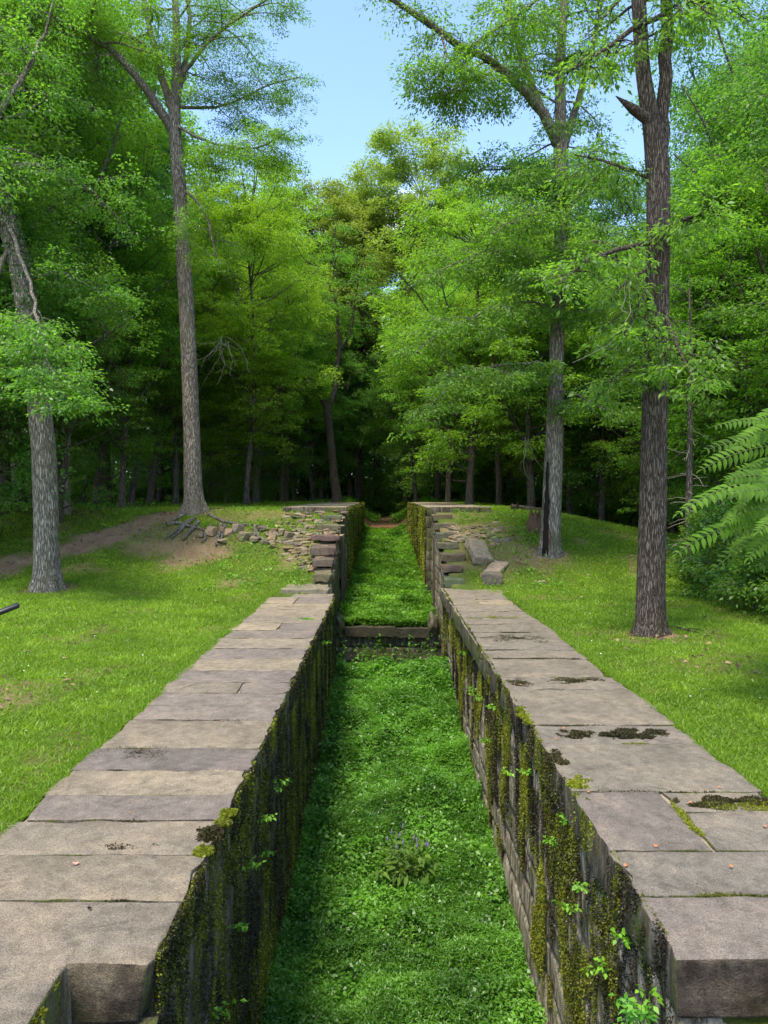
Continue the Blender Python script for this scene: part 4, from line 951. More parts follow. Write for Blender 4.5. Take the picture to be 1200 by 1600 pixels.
moss_patch('moss', wr, -1, XR + .02, 4.2, 20.8, -2.6, -.0, 150000, M_MOSS, 6, .50)
moss_patch('dark_moss', wl, 1, XL - .02, 4.1, 19.5, -3.0, -.02, 110000, M_DMOSS, 13, .44)
moss_patch('dark_moss', wr, -1, XR + .02, 4.2, 20.8, -2.0, -.02, 70000, M_DMOSS, 16, .53)
moss_patch('moss', wl, 1, XL + .004, 4.1, 18.8, -.34, -.0, 26000, M_MOSS, 43, .53)
moss_patch('moss', wr, -1, XR - .004, 4.2, 20.6, -.35, -.0, 34000, M_MOSS, 46, .49)
moss_patch('dark_moss', wl, 1, XL + .004, 4.1, 18.8, -.34, -.0, 34000, M_DMOSS, 53, .42)
moss_patch('dark_moss', wr, -1, XR - .004, 4.2, 20.6, -.35, -.0, 26000, M_DMOSS, 56, .48)
for w_, sd, xx, se in (('raised_wall', 1, -1.37, 21), ('raised_wall.001', -1, 1.575, 22)):
    moss_patch('moss', bpy.data.objects[w_], sd, xx, 27.4, 47, -1.3, 2.15, 30000, M_MOSS, se, .46, (.05, .09))
# patches creeping on to the slabs
def top_moss(parent, cx, cy, rx, ry, n, mat, seed, z=0.0, h=.02):
    rg = np.random.default_rng(seed); a = rg.uniform(0, 6.28, n); r = rg.uniform(0, 1, n) ** .72
    x = cx + rx * r * np.cos(a); y = cy + ry * r * np.sin(a)
    k = fbm(x * 6, y * 9, seed) > .24 + .42 * r; x = x[k]; y = y[k]; c = len(x)
    P = np.stack([x, y, z + rg.uniform(-.004, .006, c)], -1); D = rg.normal(0, 1, (c, 3)); D[:, 2] = np.abs(D[:, 2]) * .6
    L = rg.uniform(.4, 1, c) * h
    obj('moss_patch', leaf_mesh('moss_patch', P, D, rg.normal(0, 1, (c, 3)), L, L * .8, np.clip(fbm(x * 4, y * 4, seed + 2) * 1.3 - .2 + rg.uniform(0, .3, c), 0, .95)), mat, parent)
top_moss(wr, 2.62, 7.98, .46, .26, 26000, M_DMOSS, 1, 0, .022); top_moss(wr, 2.12, 7.98, .24, .2, 8000, M_DMOSS, 2, 0, .022); top_moss(wr, 3.0, 8.0, .2, .2, 3000, M_DMOSS, 3, 0)
top_moss(wr, 3.0, 6.2, .55, .18, 16000, M_DMOSS, 4, 0); top_moss(wr, 3.1, 6.15, .5, .14, 5000, M_MOSS, 5, 0); top_moss(wr, 2.43, 5.9, .05, .5, 1500, M_MOSS, 6, 0)
top_moss(wr, 1.75, 6.55, .16, .3, 3500, M_MOSS, 7, 0, .03); top_moss(wr, 1.72, 7.3, .12, .3, 2500, M_DMOSS, 8, 0, .03); top_moss(wr, 1.9, 10.2, .2, .25, 2500, M_DMOSS, 9); top_moss(wr, 2.7, 10.3, .45, .2, 3500, M_DMOSS, 10)
top_moss(wr, 1.66, 8.7, .09, .4, 2500, M_MOSS, 12, 0, .035); top_moss(wr, 2.2, 11.7, 1.0, .06, 2500, M_DMOSS, 13); top_moss(wr, 2.4, 13.4, .8, .4, 3000, M_DMOSS, 14); top_moss(wr, 2.3, 15.7, .6, .3, 2000, M_MOSS, 15)
top_moss(wl, -1.33, 5.62, .16, .26, 4500, M_DMOSS, 20, -.005, .03); top_moss(wl, -1.28, 5.9, .08, .18, 2200, M_MOSS, 21, 0, .035); top_moss(wl, -1.33, 5.3, .08, .12, 1500, M_MOSS, 22, 0, .03); top_moss(wl, -1.9, 5.35, .45, .10, 900, M_DMOSS, 23, 0, .02)
top_moss(wl, -2.5, 7.4, .5, .2, 1200, M_DMOSS, 24, 0, .015); top_moss(wl, -1.83, 3.7, .12, .45, 3000, M_MOSS, 25, -.03, .03); top_moss(wl, -1.7, 15.5, .3, .25, 1500, M_COVER2, 26, 0, .03)
for i, yj in enumerate(jl[:16]):
    if i % 3 != 1: top_moss(wl, rc.uniform(-2.7, -1.6), yj, rc.uniform(.25, .6), .028, 700, (M_DMOSS, M_MOSS)[i % 2], 300 + i, -.006, .016)
for i, yj in enumerate(jr[1:16]):
    if i % 4 != 1: top_moss(wr, rc.uniform(1.9, 3.1), yj, rc.uniform(.3, .8), .035, 1000, (M_DMOSS, M_MOSS)[i % 3 == 0], 340 + i, -.006, .018)
# moss and lichen on the near block faces
moss_patch('moss', wl, 1, -1.80, 3.0, 4.0, -1.2, -.05, 9000, M_MOSS, 33, .45)
rg = np.random.default_rng(4)

# ---------------------------------------------------------------- channel growth
def cover(name, label, y0, y1, n, L, mat, seed, x0=-1.30, x1=1.72, hgt=.16, asp=.34, kind='stuff', tilt=.6, mound=1.0, lift=.35):
    rg = np.random.default_rng(seed)
    y = y0 + (y1 - y0) * rg.uniform(0, 1, n) ** 1.25; x = rg.uniform(x0, x1, n)
    H = hgt * (.15 + 1.5 * fbm(x * 2.2, y * 1.9, seed) * mound + .5 * (vnoise(x * 6, y * 5, seed + 2) - .5) + .9 * ss(.62, .8, vnoise(x * 1.3, y * 1.1, seed + 8)))
    z = floor_z(x, y) + H * (1 - .75 * rg.uniform(0, 1, n) ** 2.2)
    P = np.stack([x, y, z], -1)
    a = rg.uniform(0, 6.28, n); D = np.stack([np.cos(a), np.sin(a), rg.normal(lift, .45, n)], -1)
    N = np.array([0, 0, 1.0]) + rg.normal(0, tilt, (n, 3))
    LL = L * rg.uniform(.6, 1.3, n) * (1 + .05 * np.maximum(0, y - 6))
    v = np.clip(1.5 * (fbm(x * 1.1, y * 1.1, seed + 4) - .5) + .45 * fbm(x * 5, y * 5, seed + 6) + rg.uniform(-.05, .4, n), 0, .96)
    o = obj(name, leaf_mesh(name, P, D, N, LL, LL * asp, v, .2), mat)
    return tag(o, label, 'ground cover', kind=kind)
cover('ground_cover', 'dense deep green low plants filling the lower channel floor', 3.0, 21.8, 520000, .045, M_COVER, 61, hgt=.26, asp=.27)
cover('broad_cover', 'broader leaved creeping plants mixed through the lower channel growth', 4.0, 21.6, 90000, .05, M_COVER, 62, hgt=.26, asp=.62, tilt=.45, lift=.0)
cover('upper_cover', 'bright yellow-green low plants filling the raised far channel floor', 22.5, 48.5, 170000, .055, M_COVER2, 63, x0=-1.42, x1=1.62, hgt=.20, asp=.45)
# grass fringe hanging over the sill, weeds further along the ditch
def ditch(n, seed):
    rg = np.random.default_rng(seed); y = rg.uniform(49.8, 85, n); x = rg.uniform(-3.4, 3.6, n); k = (np.abs(x - .1) > rg.uniform(.3, 1.0, n)) | (y > 62)
    x = x[k]; y = y[k]; c = len(x); P = np.stack([x, y, terrain(x, y) + rg.uniform(0, .5, c) * fbm(x, y, 3)], -1)
    D = rg.normal(0, 1, (c, 3)); D[:, 2] = np.abs(D[:, 2]); L = rg.uniform(.12, .25, c)
    return tag(obj('ditch_weeds', leaf_mesh('ditch_weeds', P, D, np.array([0, 0, 1.]) + rg.normal(0, .6, (c, 3)), L, L * .4, rg.uniform(0, .9, c)), M_COVER2), 'weeds and grass lining the old ditch beyond the far walls', 'weeds', kind='stuff')
ditch(26000, 5)
# dirt lip at the end of the upper chamber
lipb = slab('earth_sill', [(-1.3, 48.3), (1.5, 48.2), (1.5, 49.8), (-1.3, 49.8)], -.4, .62, None, (1, 1, 1), 410, .09, .1, m_flat('red_earth', (.20, .095, .055), .95, .9, 9, .1, .4))
tag(lipb, 'bare reddish earth sill at the far end of the raised channel', 'earth sill')

# leafy weeds: generic stemmed plant
def weed(name, label, cat, base, stems, h, leaf, k, mat, seed, group=None, asp=.55, spread=.25, tint=(1, 1, 1), grow=(0, 0, 1), smat=None, stem_r=.004):
    rg = np.random.default_rng(seed); t = thing(name, label, cat, tuple(base), 0, group)
    tb = Tubes(); C = []; A = []
    for i in range(stems):
        a = rg.uniform(0, 6.28); d = np.array(grow) + np.array([math.cos(a), math.sin(a), 0]) * rg.uniform(.1, 1) * spread * 2
        p = grow_path(rg, np.array([math.cos(a), math.sin(a), 0]) * rg.uniform(0, spread * .6), d, h * rg.uniform(.6, 1.15), 6, -.25, .12)
        tb.add(p, np.linspace(stem_r, stem_r * .4, 7), 4)
        for m in range(2, 7): C.append(p[m]); A.append(norm(p[m] - p[m - 1]) * .2 + np.array([rg.normal(), rg.normal(), 0]) * .3)
    obj('stems', tb.mesh('stems'), smat or M_BARKF, t)
    P = sprays(rg, np.array(C), np.array(A), leaf * .5, k, leaf, asp, .3, .25, .35)
    c = obj('leaves', leaf_mesh('leaves', *P), mat, t); c.color = (*tint, 1)
    return t
rp = np.random.default_rng(8)
def fz(x, y): return float(floor_z(x, y))
SH = [(-1.0, 21.6, .75), (-.7, 22.1, .65), (-.35, 21.9, .45), (.1, 22.0, .35), (.55, 22.0, .4), (.95, 21.8, .65), (1.25, 21.4, .7), (1.45, 20.9, .5), (-1.15, 20.8, .5), (1.0, 22.2, .7)]
for i, (x, y, h) in enumerate(SH):
    weed('shade_weed', 'dark leafy weed standing in the hollow before the low cross wall', 'weed', (x, y, fz(x, y) + .02), 6, h * 1.35 + .35, .10, 3, M_COVER if i % 3 else M_LEAFD, 500 + i, 'dark weeds before the cross wall', .6, .25)
for i in range(34):
    y = rp.uniform(9, 20.5); s = rp.choice([-1, 1]); x = (-1.05 if s < 0 else 1.45) + rp.uniform(-.3, .35) * (1 if s > 0 else 1)
    x = min(max(x, -1.15), 1.58)
    weed('channel_weed', 'bushy green weed along the foot of the ' + ('left' if s < 0 else 'right') + ' lock wall', 'weed', (x, y, fz(x, y) + .05), 5, rp.uniform(.25, .5), .075, 4, M_COVER, 540 + i, 'weeds along the %s wall foot' % ('left' if s < 0 else 'right'), .6, .22)
for i in range(46):
    y = rp.uniform(5.5, 19.5); x = rp.uniform(-1.0, 1.4)
    weed('floor_weed', 'pale green leafy sprig standing a little above the low growth of the lower channel', 'weed', (x, y, fz(x, y) + .08), 3, rp.uniform(.14, .34), rp.uniform(.05, .085), 4, M_COVER2 if i % 3 == 0 else M_COVER, 800 + i, 'sprigs on the lower channel floor', .55, .16)
for i in range(40):
    y = rp.uniform(24, 47); s = rp.choice([-1, 1]); x = (-1.15 if s < 0 else 1.4) + rp.uniform(-.2, .2)
    weed('far_channel_weed', 'green weed along the foot of the ' + ('left' if s < 0 else 'right') + ' far raised wall', 'weed', (x, y, fz(x, y) + .05), 4, rp.uniform(.3, .6), .11, 4, M_COVER2 if i % 2 else M_COVER, 580 + i, 'weeds along the %s far wall' % ('left' if s < 0 else 'right'), .55, .25)
# grey flowering plant in the channel
x, y = .30, 10.4
fp = weed('flowering_plant', 'small violet-flowered plant with greyish leaves rising alone out of the green channel growth', 'plant', (x, y, fz(x, y) + .12), 18, .62, .15, 3, M_SUMAC, 640, None, .42, .26, (1.5, 1.25, 2.2), stem_r=.005)
tbf = []
for i in range(11):
    a = rp.uniform(0, 6.28); r = rp.uniform(.08, .4); c = np.array([math.cos(a) * r, math.sin(a) * r, .54 + rp.uniform(0, .14)])
    tb = Tubes(); tb.add([c, c + [0, 0, .02], c + [.004, 0, .05], c + [.004, .004, .085]], [.007, .013, .011, .003], 7, .3, i)
    obj('flower_spike', tb.mesh('flower_spike'), M_FLOW, fp)
# seedlings rooted in the wall joints
SD = [(1, 9.2, -.9), (1, 8.2, -.55), (1, 7.0, -.75), (1, 6.6, -.35), (1, 6.2, -.9), (1, 5.9, -.6), (1, 5.4, -.95), (1, 5.0, -.45), (1, 4.75, -1.1), (1, 4.5, -.8), (1, 10.6, -.5), (1, 12.0, -.7), (1, 13.2, -.9), (1, 14.8, -.6), (1, 11.3, -1.2), (1, 4.3, -.42),
      (-1, 8.3, -.7), (-1, 7.2, -.6), (-1, 6.6, -.8), (-1, 9.4, -1.1), (-1, 6.0, -1.0), (-1, 7.7, -1.2), (-1, 5.5, -1.3), (-1, 15.0, -.4)]
for i, (s, y, z) in enumerate(SD):
    sl = 'right' if s > 0 else 'left'
    x = XR - .0 if s > 0 else XL
    weed('wall_seedling', 'tiny bright green seedling sprouting from the mossy face of the %s lock wall' % sl, 'seedling', (x, y, z), 2, rp.uniform(.10, .2), .05, 3, M_COVER2, 660 + i, 'seedlings on the face of the %s lock wall' % sl, .6, .12, (1.3, 1.3, 1.1), (-s * .9, 0, .5), stem_r=.002)
for i, (y, z) in enumerate([(4.45, -.55), (4.55, -.75)]):
    weed('wall_fern', 'green fern tuft in a cleft at the near end of the right lock wall', 'fern', (XR - .01, y, z), 6, .22, .05, 4, M_COVER, 690 + i, 'fern tufts near end of right wall', .5, .1, (1.1, 1.3, 1.3), (-.8, -.3, .3), stem_r=.002)

# ---------------------------------------------------------------- lawn
def lawn(name, label, bands, mat, seed):
    rg = np.random.default_rng(seed); Ps = []; Ls = []
    for (y0, y1, xm, n, L) in bands:
        y = rg.uniform(y0, y1, n); x = rg.uniform(-1, 1, n) * xm
        w = .58 * y + 2.2; k = (np.abs(x) < w); 
        dm = dirt_shade_mask(x, y); fm = forest_mask(x, y)
        inn = np.where(y < 27.4, (x < -3.0 - .03 * vnoise(y * 3, x * 0, 2)) | (x > 3.33), (x < -3.8) | (x > 4.02)) | (y > 48) & (np.abs(x) > 2)
        st = (y > 19.6) & (y < 27.4) & (((x < -2.1) & (x > -3.1)) | (x > 2.5) & (x < 3.4)); inn = inn | st
        k &= inn & (rg.uniform(0, 1, n) > dm * .93 + .04) & (rg.uniform(0, 1, n) > fm * .85)
        # rough stony slope grows thinner
        k &= ~((y > 20) & (y < 27.5) & (np.abs(x) < 5) & (rg.uniform(0, 1, n) < .55))
        x = x[k]; y = y[k]; Ps.append(np.stack([x, y, bank(x, y)], -1)); Ls.append(L * rg.uniform(.5, 1.25, len(x)))
    P = np.concatenate(Ps); L = np.concatenate(Ls); n = len(P)
    clump = fbm(P[:, 0] * 1.5, P[:, 1] * 1.5, 9); clump2 = fbm(P[:, 0] * 5, P[:, 1] * 5, 19)
    L = L * (.6 + .9 * clump2)
    a = rg.uniform(0, 6.28, n); D = np.stack([np.cos(a), np.sin(a), rg.uniform(.25, 1.6, n)], -1); P[:, 2] -= .006
    N = rg.normal(0, 1, (n, 3)); N[:, 2] = np.abs(N[:, 2]) + .6
    v = np.clip(.15 + .65 * clump + .3 * (clump2 - .5) + rg.uniform(-.2, .3, n), 0, .95)
    o = obj(name, leaf_mesh(name, P, D, N, L, L * .17, v, .1), mat)
    return tag(o, label, 'grass', kind='stuff')
lawn('lawn_grass', 'short sunlit lawn grass and clover on both sides of the lock', [(3.4, 8, 7.5, 330000, .06), (8, 14, 11, 400000, .07), (14, 22, 15.5, 380000, .09), (22, 32, 20, 300000, .11), (32, 52, 32, 240000, .15)], M_GRASS, 71)
# ragged grass lapping over the slab edges
def fringe(seed):
    rg = np.random.default_rng(seed); n = 60000; s = rg.choice([-1, 1], n); y = 3.5 + 16 * rg.uniform(0, 1, n) ** 1.5
    x = np.where(s < 0, -2.98 - rg.exponential(.06, n) + .07 * (vnoise(y * 3, s * 3.0, 4) - .3), 3.40 - .012 * (y - 4) + rg.exponential(.06, n) - .08 * (vnoise(y * 3, s * 3.0, 5) - .3))
    P = np.stack([x, y, bank(x, y) * 0 - .03], -1); a = rg.uniform(0, 6.28, n); D = np.stack([np.cos(a) - s * .5, np.sin(a), rg.uniform(.3, 1.5, n)], -1)
    L = rg.uniform(.03, .075, n) * (1 + .04 * (y - 4))
    tag(obj('edge_grass', leaf_mesh('edge_grass', P, D, rg.normal(0, 1, (n, 3)) + [0, 0, .8], L, L * .15, rg.uniform(.1, .8, n), .1), M_GRASS), 'ragged tufts of grass lapping the outer edges of the slabs', 'grass', kind='stuff')
fringe(3)
# clover heads and fallen litter
rg = np.random.default_rng(81); n = 800; y = rg.uniform(4, 26, n); x = rg.uniform(-1, 1, n) * (.58 * y + 1.5)
k = ((x < -3.1) | (x > 3.5)) & (dirt_shade_mask(x, y) < .3) & (forest_mask(x, y) < .3) & (fbm(x * .6, y * .6, 8) > .5) & ((y < 20) | (np.abs(x) > 5)); x = x[k]; y = y[k]; c = len(x)
P = np.stack([x, y, bank(x, y) + .035], -1)
tag(obj('clover_flowers', leaf_mesh('clover_flowers', P, rg.normal(0, 1, (c, 3)) * [1, 1, .3], np.array([0, 0, 1.]) + rg.normal(0, .2, (c, 3)), .014 + .0009 * y, .014 + .0009 * y, rg.uniform(0, 1, c)), M_WHITE), 'tiny white clover heads scattered over the lawn', 'clover', kind='stuff')
def litter(n, seed):
    rg = np.random.default_rng(seed); y = rg.uniform(6, 60, n); x = rg.uniform(-1, 1, n) * (.6 * y + 2)
    p = np.maximum(forest_mask(x, y), .22 * dirt_shade_mask(x, y)); k = ((x < -3.9) | (x > 4.1)) & (rg.uniform(0, 1, n) < p + .004); x = x[k]; y = y[k]; c = len(x)
    P = np.stack([x, y, bank(x, y) + .02 + rg.uniform(0, .03, c)], -1); L = rg.uniform(.05, .11, c) * (1 + .02 * y)
    m = m_leaf('leaf_litter', (.06, .04, .025), (.27, .18, .10), .1, (1, 1, 1), .2, .7)
    tag(obj('leaf_litter', leaf_mesh('leaf_litter', P, rg.normal(0, 1, (c, 3)) * [1, 1, .3], np.array([0, 0, 1.]) + rg.normal(0, .4, (c, 3)), L, L * .55, rg.uniform(0, .95, c)), m), 'dry brown leaf litter under the trees', 'leaf litter', kind='stuff')
litter(90000, 6)
# low green growth on the forest floor and among the rubble
def floor_green(n, seed):
    rg = np.random.default_rng(seed); y = rg.uniform(20, 60, n); x = rg.uniform(-1, 1, n) * (.62 * y + 2)
    f = forest_mask(x, y); rub = ((y > 20) & (y < 27.3) & (np.abs(x) > 2.1) & (np.abs(x) < 5.2)) * .6
    k = (rg.uniform(0, 1, n) < np.maximum(f * .8 * ss(.42, .6, fbm(x * .5, y * .5, 12)), rub * ss(.4, .62, fbm(x * 1.6, y * 1.6, 14)))) & ((x < -2.1) | (x > 2.5)); x = x[k]; y = y[k]; c = len(x)
    P = np.stack([x, y, bank(x, y) + rg.uniform(0, .16, c)], -1); L = rg.uniform(.05, .10, c) * (1 + .015 * y)
    D = rg.normal(0, 1, (c, 3)); D[:, 2] = np.abs(D[:, 2]) * .6
    tag(obj('woodland_weeds', leaf_mesh('woodland_weeds', P, D, np.array([0, 0, 1.]) + rg.normal(0, .5, (c, 3)), L, L * .5, rg.uniform(0, .95, c)), M_COVER2), 'scattered green weeds between stones and under the wood edge', 'weeds', kind='stuff')
floor_green(170000, 7)

# ---------------------------------------------------------------- rubble
ROCKS = []
for s in range(9):
    rgk = np.random.default_rng(700 + s); bm = bmesh.new()
    for i in range(16):
        v = rgk.uniform(-1, 1, 3); v = np.sign(v) * np.abs(v) ** .3; bm.verts.new((v[0] * .5, v[1] * .42, v[2] * .5))
    bmesh.ops.convex_hull(bm, input=bm.verts)
    bmesh.ops.delete(bm, geom=[v for v in bm.verts if not v.link_faces], context='VERTS')
    bmesh.ops.bevel(bm, geom=bm.edges[:], offset=.015, segments=1, affect='EDGES')
    bmesh.ops.triangulate(bm, faces=bm.faces[:]); bmesh.ops.subdivide_edges(bm, edges=bm.edges[:], cuts=2, use_grid_fill=True)
    for v in bm.verts: v.co += Vector((mnoise.noise(v.co * 5), mnoise.noise(v.co * 5 + Vector((9, 0, 0))), mnoise.noise(v.co * 5 + Vector((0, 9, 0))))) * .035
    m = bm_mesh('rubble_stone', bm); m.materials.append(M_ROCK); ROCKS.append(m)
rr = random.Random(17)
def rock(p, sx, sy, sz, label, group, rz=None, tilt=.12, name='rubble_stone', col=None):
    o = bpy.data.objects.new(name, rr.choice(ROCKS)); COL.objects.link(o)
    o.location = p; o.scale = (sx, sy, sz); o.rotation_euler = (rr.uniform(-tilt, tilt), rr.uniform(-tilt, tilt), rr.uniform(-.35, .35) if rz is None else rz)
    f = rr.uniform(.65, 1.35); c = col or rr.choice([(1, 1, 1), (1.05, .95, .85), (.9, .95, 1), (1.1, 1.0, .85), (.8, .85, .9)])
    o.color = (c[0] * f, c[1] * f, c[2] * f, 1)
    return tag(o, label, 'rock', group)
# left slope: loose courses facing the lawn
for row, py in enumerate(range(803, 900, 4)):
    x0 = np.interp(py, [803, 820, 850, 875, 900], [445, 418, 405, 440, 478]) + rr.uniform(0, 22); x1 = np.interp(py, [800, 830, 870, 895], [538, 528, 505, 495])
    px = x0
    while px < x1:
        wpx = rr.uniform(5, 17); g = G(px + wpx / 2, py + rr.uniform(-2.5, 2.5)); sx = wpx / F * g[1]
        if rr.random() < (.8 if px > 450 else .5):
            rock((g[0], g[1] + .05, g[2] + .03), sx * 1.1, rr.uniform(.25, .5), rr.uniform(.05, .14), 'flat grey-brown field stone lying in the collapsed rubble slope below the left far wall', 'rubble stones on the left slope')
        px += wpx * rr.uniform(.95, 1.25)
# course of boulders along the root ledge
for px, py, wpx, hpx in ((328, 830, 17, 14), (348, 828, 10, 9), (357, 832, 12, 10), (372, 826, 16, 13), (384, 838, 20, 13), (411, 826, 16, 7), (430, 830, 13, 8), (347, 846, 13, 6), (441, 831, 11, 9), (452, 836, 12, 9), (315, 836, 8, 7), (398, 843, 12, 8), (425, 840, 14, 7)):
    g = G(px, py + hpx * .45); rock((g[0], g[1], g[2] + hpx * .45 / F * g[1]), wpx / F * g[1] * 1.15, .45, hpx / F * g[1] * 1.2, 'rounded tan boulder in the low course under the bare tree roots', 'boulders of the root ledge')
# dry stone courses under the slabs of the raised walls
for sd in (-1, 1):
    sl = 'left' if sd < 0 else 'right'
    a, b_ = (-3.45, -1.85) if sd < 0 else (2.05, 3.75)
    z = ZT - .40
    for row in range(9):
        h = rr.uniform(.06, .13); x = a + rr.uniform(0, .1); rec = .055 * row
        while x < b_ - .07 * row * (sd > 0):
            wd = rr.uniform(.18, .55)
            if rr.random() < .95: rock((x + wd / 2, 27.62 - rec + rr.uniform(-.06, .06), z - h / 2), wd * 1.08, .5, h * 1.15, 'thin flat stone of the dry-laid courses under the %s far wall slab' % sl, 'dry-laid stones under the %s far wall' % sl, 0, .06)
            x += wd
        z -= h * .95
# right slope: stones beside the steps and trailing off
for i in range(80):
    py = rr.uniform(822, 852); px = rr.uniform(700, 770 + (py - 822) * .9); g = G(px, py)
    rock((g[0], g[1], g[2] + .02), rr.uniform(.12, .38), rr.uniform(.12, .3), rr.uniform(.05, .12), 'small flat stone strewn on the slope right of the far steps', 'stones strewn on the right slope')
for px, py, s in ((795, 843, .35), (775, 818, .3), (783, 826, .22), (870, 872, .2), (845, 911, .32), (600, 900, 0)):
    if s: g = G(px, py); rock((g[0], g[1], g[2] + .01), s, s * .8, .10, 'small flat stone strewn on the slope right of the far steps', 'stones strewn on the right slope')
def bigslab(name, label, px, py, size, rot, tint, seed):
    g = G(px, py); sx, sy, sz = size
    o = slab(name, [(-sx / 2, -sy / 2), (sx / 2, -sy * .47), (sx * .47, sy / 2), (-sx * .46, sy * .47)], -sz / 2, sz / 2, None, tint, seed, .04, .05, M_COP, .09)
    o.location = (g[0], g[1], g[2] + rot[3]); o.rotation_euler = rot[:3]; return tag(o, label, 'stone slab')
bigslab('fallen_slab', 'large flat grey slab leaning on the slope beside the right steps', 748, 870, (.62, 1.5, .28), (math.radians(20), math.radians(10), math.radians(8), .16), (.30, .24, .17), 420)
bigslab('fallen_slab', 'thin tan slab half buried behind the dark block on the right bank', 774, 895, (.5, 1.5, .14), (math.radians(12), math.radians(6), math.radians(-24), .09), (.36, .27, .19), 421)
bigslab('fallen_block', 'squat dark grey block at the corner where the right slabs begin', 769, 912, (.55, .5, .38), (math.radians(4), math.radians(3), math.radians(-8), .12), (.14, .115, .09), 422)

# ---------------------------------------------------------------- roots, stump, sticks
tb = Tubes(); rgx = np.random.default_rng(12)
RT = [[(305, 812), (288, 822), (270, 836), (258, 846)], [(300, 815), (283, 830), (268, 845)], [(310, 818), (297, 834), (286, 847)], [(330, 826), (320, 836), (322, 844), (315, 851)], [(345, 822), (343, 838), (339, 852), (337, 856)],
      [(352, 824), (349, 840), (343, 850)], [(398, 826), (399, 840), (390, 849)], [(399, 832), (404, 842), (418, 850), (424, 856)], [(260, 822), (280, 820), (305, 828), (325, 832)], [(325, 806), (345, 816), (370, 822), (405, 824)], [(290, 806), (272, 815), (255, 828)]]
troot = thing('exposed_roots', 'bare twisting grey roots spilling over the eroded ledge of the left bank', 'tree roots')
for path in RT:
    tb = Tubes(); pts = [G(a, b) + [0, -.02, .07] for a, b in path]; p, r = resample(pts, np.linspace(.065, .025, len(pts)), .1)
    p[1:-1] += rgx.normal(0, .015, p[1:-1].shape); tb.add(p, r, 8, .2, 3); obj('root', tb.mesh('root'), M_BARK, troot)
g = G(836, 826); ts = thing('tree_stump', 'broken rotten brown stump just left of the hollow-footed tree', 'stump', tuple(g))
tb = Tubes(); tb.add([(0, 0, -.2), (0, 0, .05), (0, 0, .3), (.02, 0, .55)], [.42, .33, .24, .20], 22, .45, 5); m = tb.mesh('stump_shell')
zz = np.zeros(len(m.vertices) * 3, np.float32); m.vertices.foreach_get('co', zz); zz = zz.reshape(-1, 3); top = zz[:, 2] > .5; zz[top, 2] += .35 * (vnoise(np.arange(top.sum()) * 1.3, np.zeros(top.sum()), 3) - .5); m.vertices.foreach_set('co', zz.ravel())
so = obj('stump_shell', m, M_RUST, ts); md = so.modifiers.new('s', 'SOLIDIFY'); md.thickness = .05
tb = Tubes(); tb.add([(0, 0, -.1), (0, 0, .3), (0, 0, .42)], [.2, .18, .02], 12, .2, 6); obj('rotten_core', tb.mesh('rotten_core'), M_CHAR, ts)
def stick(label, p0, p1, r, mat, seed, sub=0):
    rgq = np.random.default_rng(seed); pts = np.linspace(p0, p1, 8); pts[1:-1] += rgq.normal(0, np.linalg.norm(np.array(p1) - p0) * .03, (6, 3)) * [1, 1, .3]
    tb = Tubes(); tb.add(pts, np.linspace(r, r * .5, 8), 7, .15, seed)
    for i in range(sub):
        q = pts[2 + i % 5]; tb.add(grow_path(rgq, q, rgq.normal(0, 1, 3) * [1, 1, .4] + [0, 0, .2], .35, 4, -.3, .2), np.linspace(r * .5, r * .2, 5), 5)
    tag(obj('fallen_branch', tb.mesh('fallen_branch'), mat), label, 'branch')
a = G(1058, 984); b_ = G(1090, 991); stick('short dark stick on the grass right of the double-stemmed tree', a + [0, 0, .04], b_ + [0, 0, .03], .025, M_BARKD, 1, 2)
a = G(798, 797); b_ = G(845, 800); stick('long dark log lying across the lawn behind the right far wall', a + [0, 0, .12], b_ + [0, 0, .10], .13, M_BARKD, 2, 1)
a = G(1150, 935); b_ = G(1105, 905); stick('pale thin dead branch at the weedy right edge of the lawn', a + [0, 0, .1], b_ + [0, 0, .5], .015, M_WOODG, 3, 4)
# hanging dead twigs
for px, py, d, n_, lab, pts_ in ((345, 600, 29, 12, 'tangle of bare pale twigs hanging right of the tall forked trunk', None), (1000, 560, 13, 4, 'bare pale twigs reaching past the dark double-stemmed trunk', None), (245, 600, 33, 9, 'bare pale twigs left of the tall forked trunk', None), (825, 760, 24, 4, 'curved bare twigs left of the hollow-footed tree', None)):
    tb = Tubes(); rgq = np.random.default_rng(px)
    c = W(px, py, d); root = np.array([rgq.normal(0, .1), 0, 1.6])
    for i in range(n_):
        p = grow_path(rgq, root + rgq.normal(0, .15, 3), (rgq.normal(0, .8), rgq.normal(0, .3), -.6), rgq.uniform(1.2, 2.6), 9, rgq.uniform(-.8, .5), .22)
        tb.add(p, np.linspace(.009, .004, 10), 4)
    o = obj('dead_twigs', tb.mesh('dead_twigs'), M_WOODG); o.location = c; tag(o, lab, 'twigs')
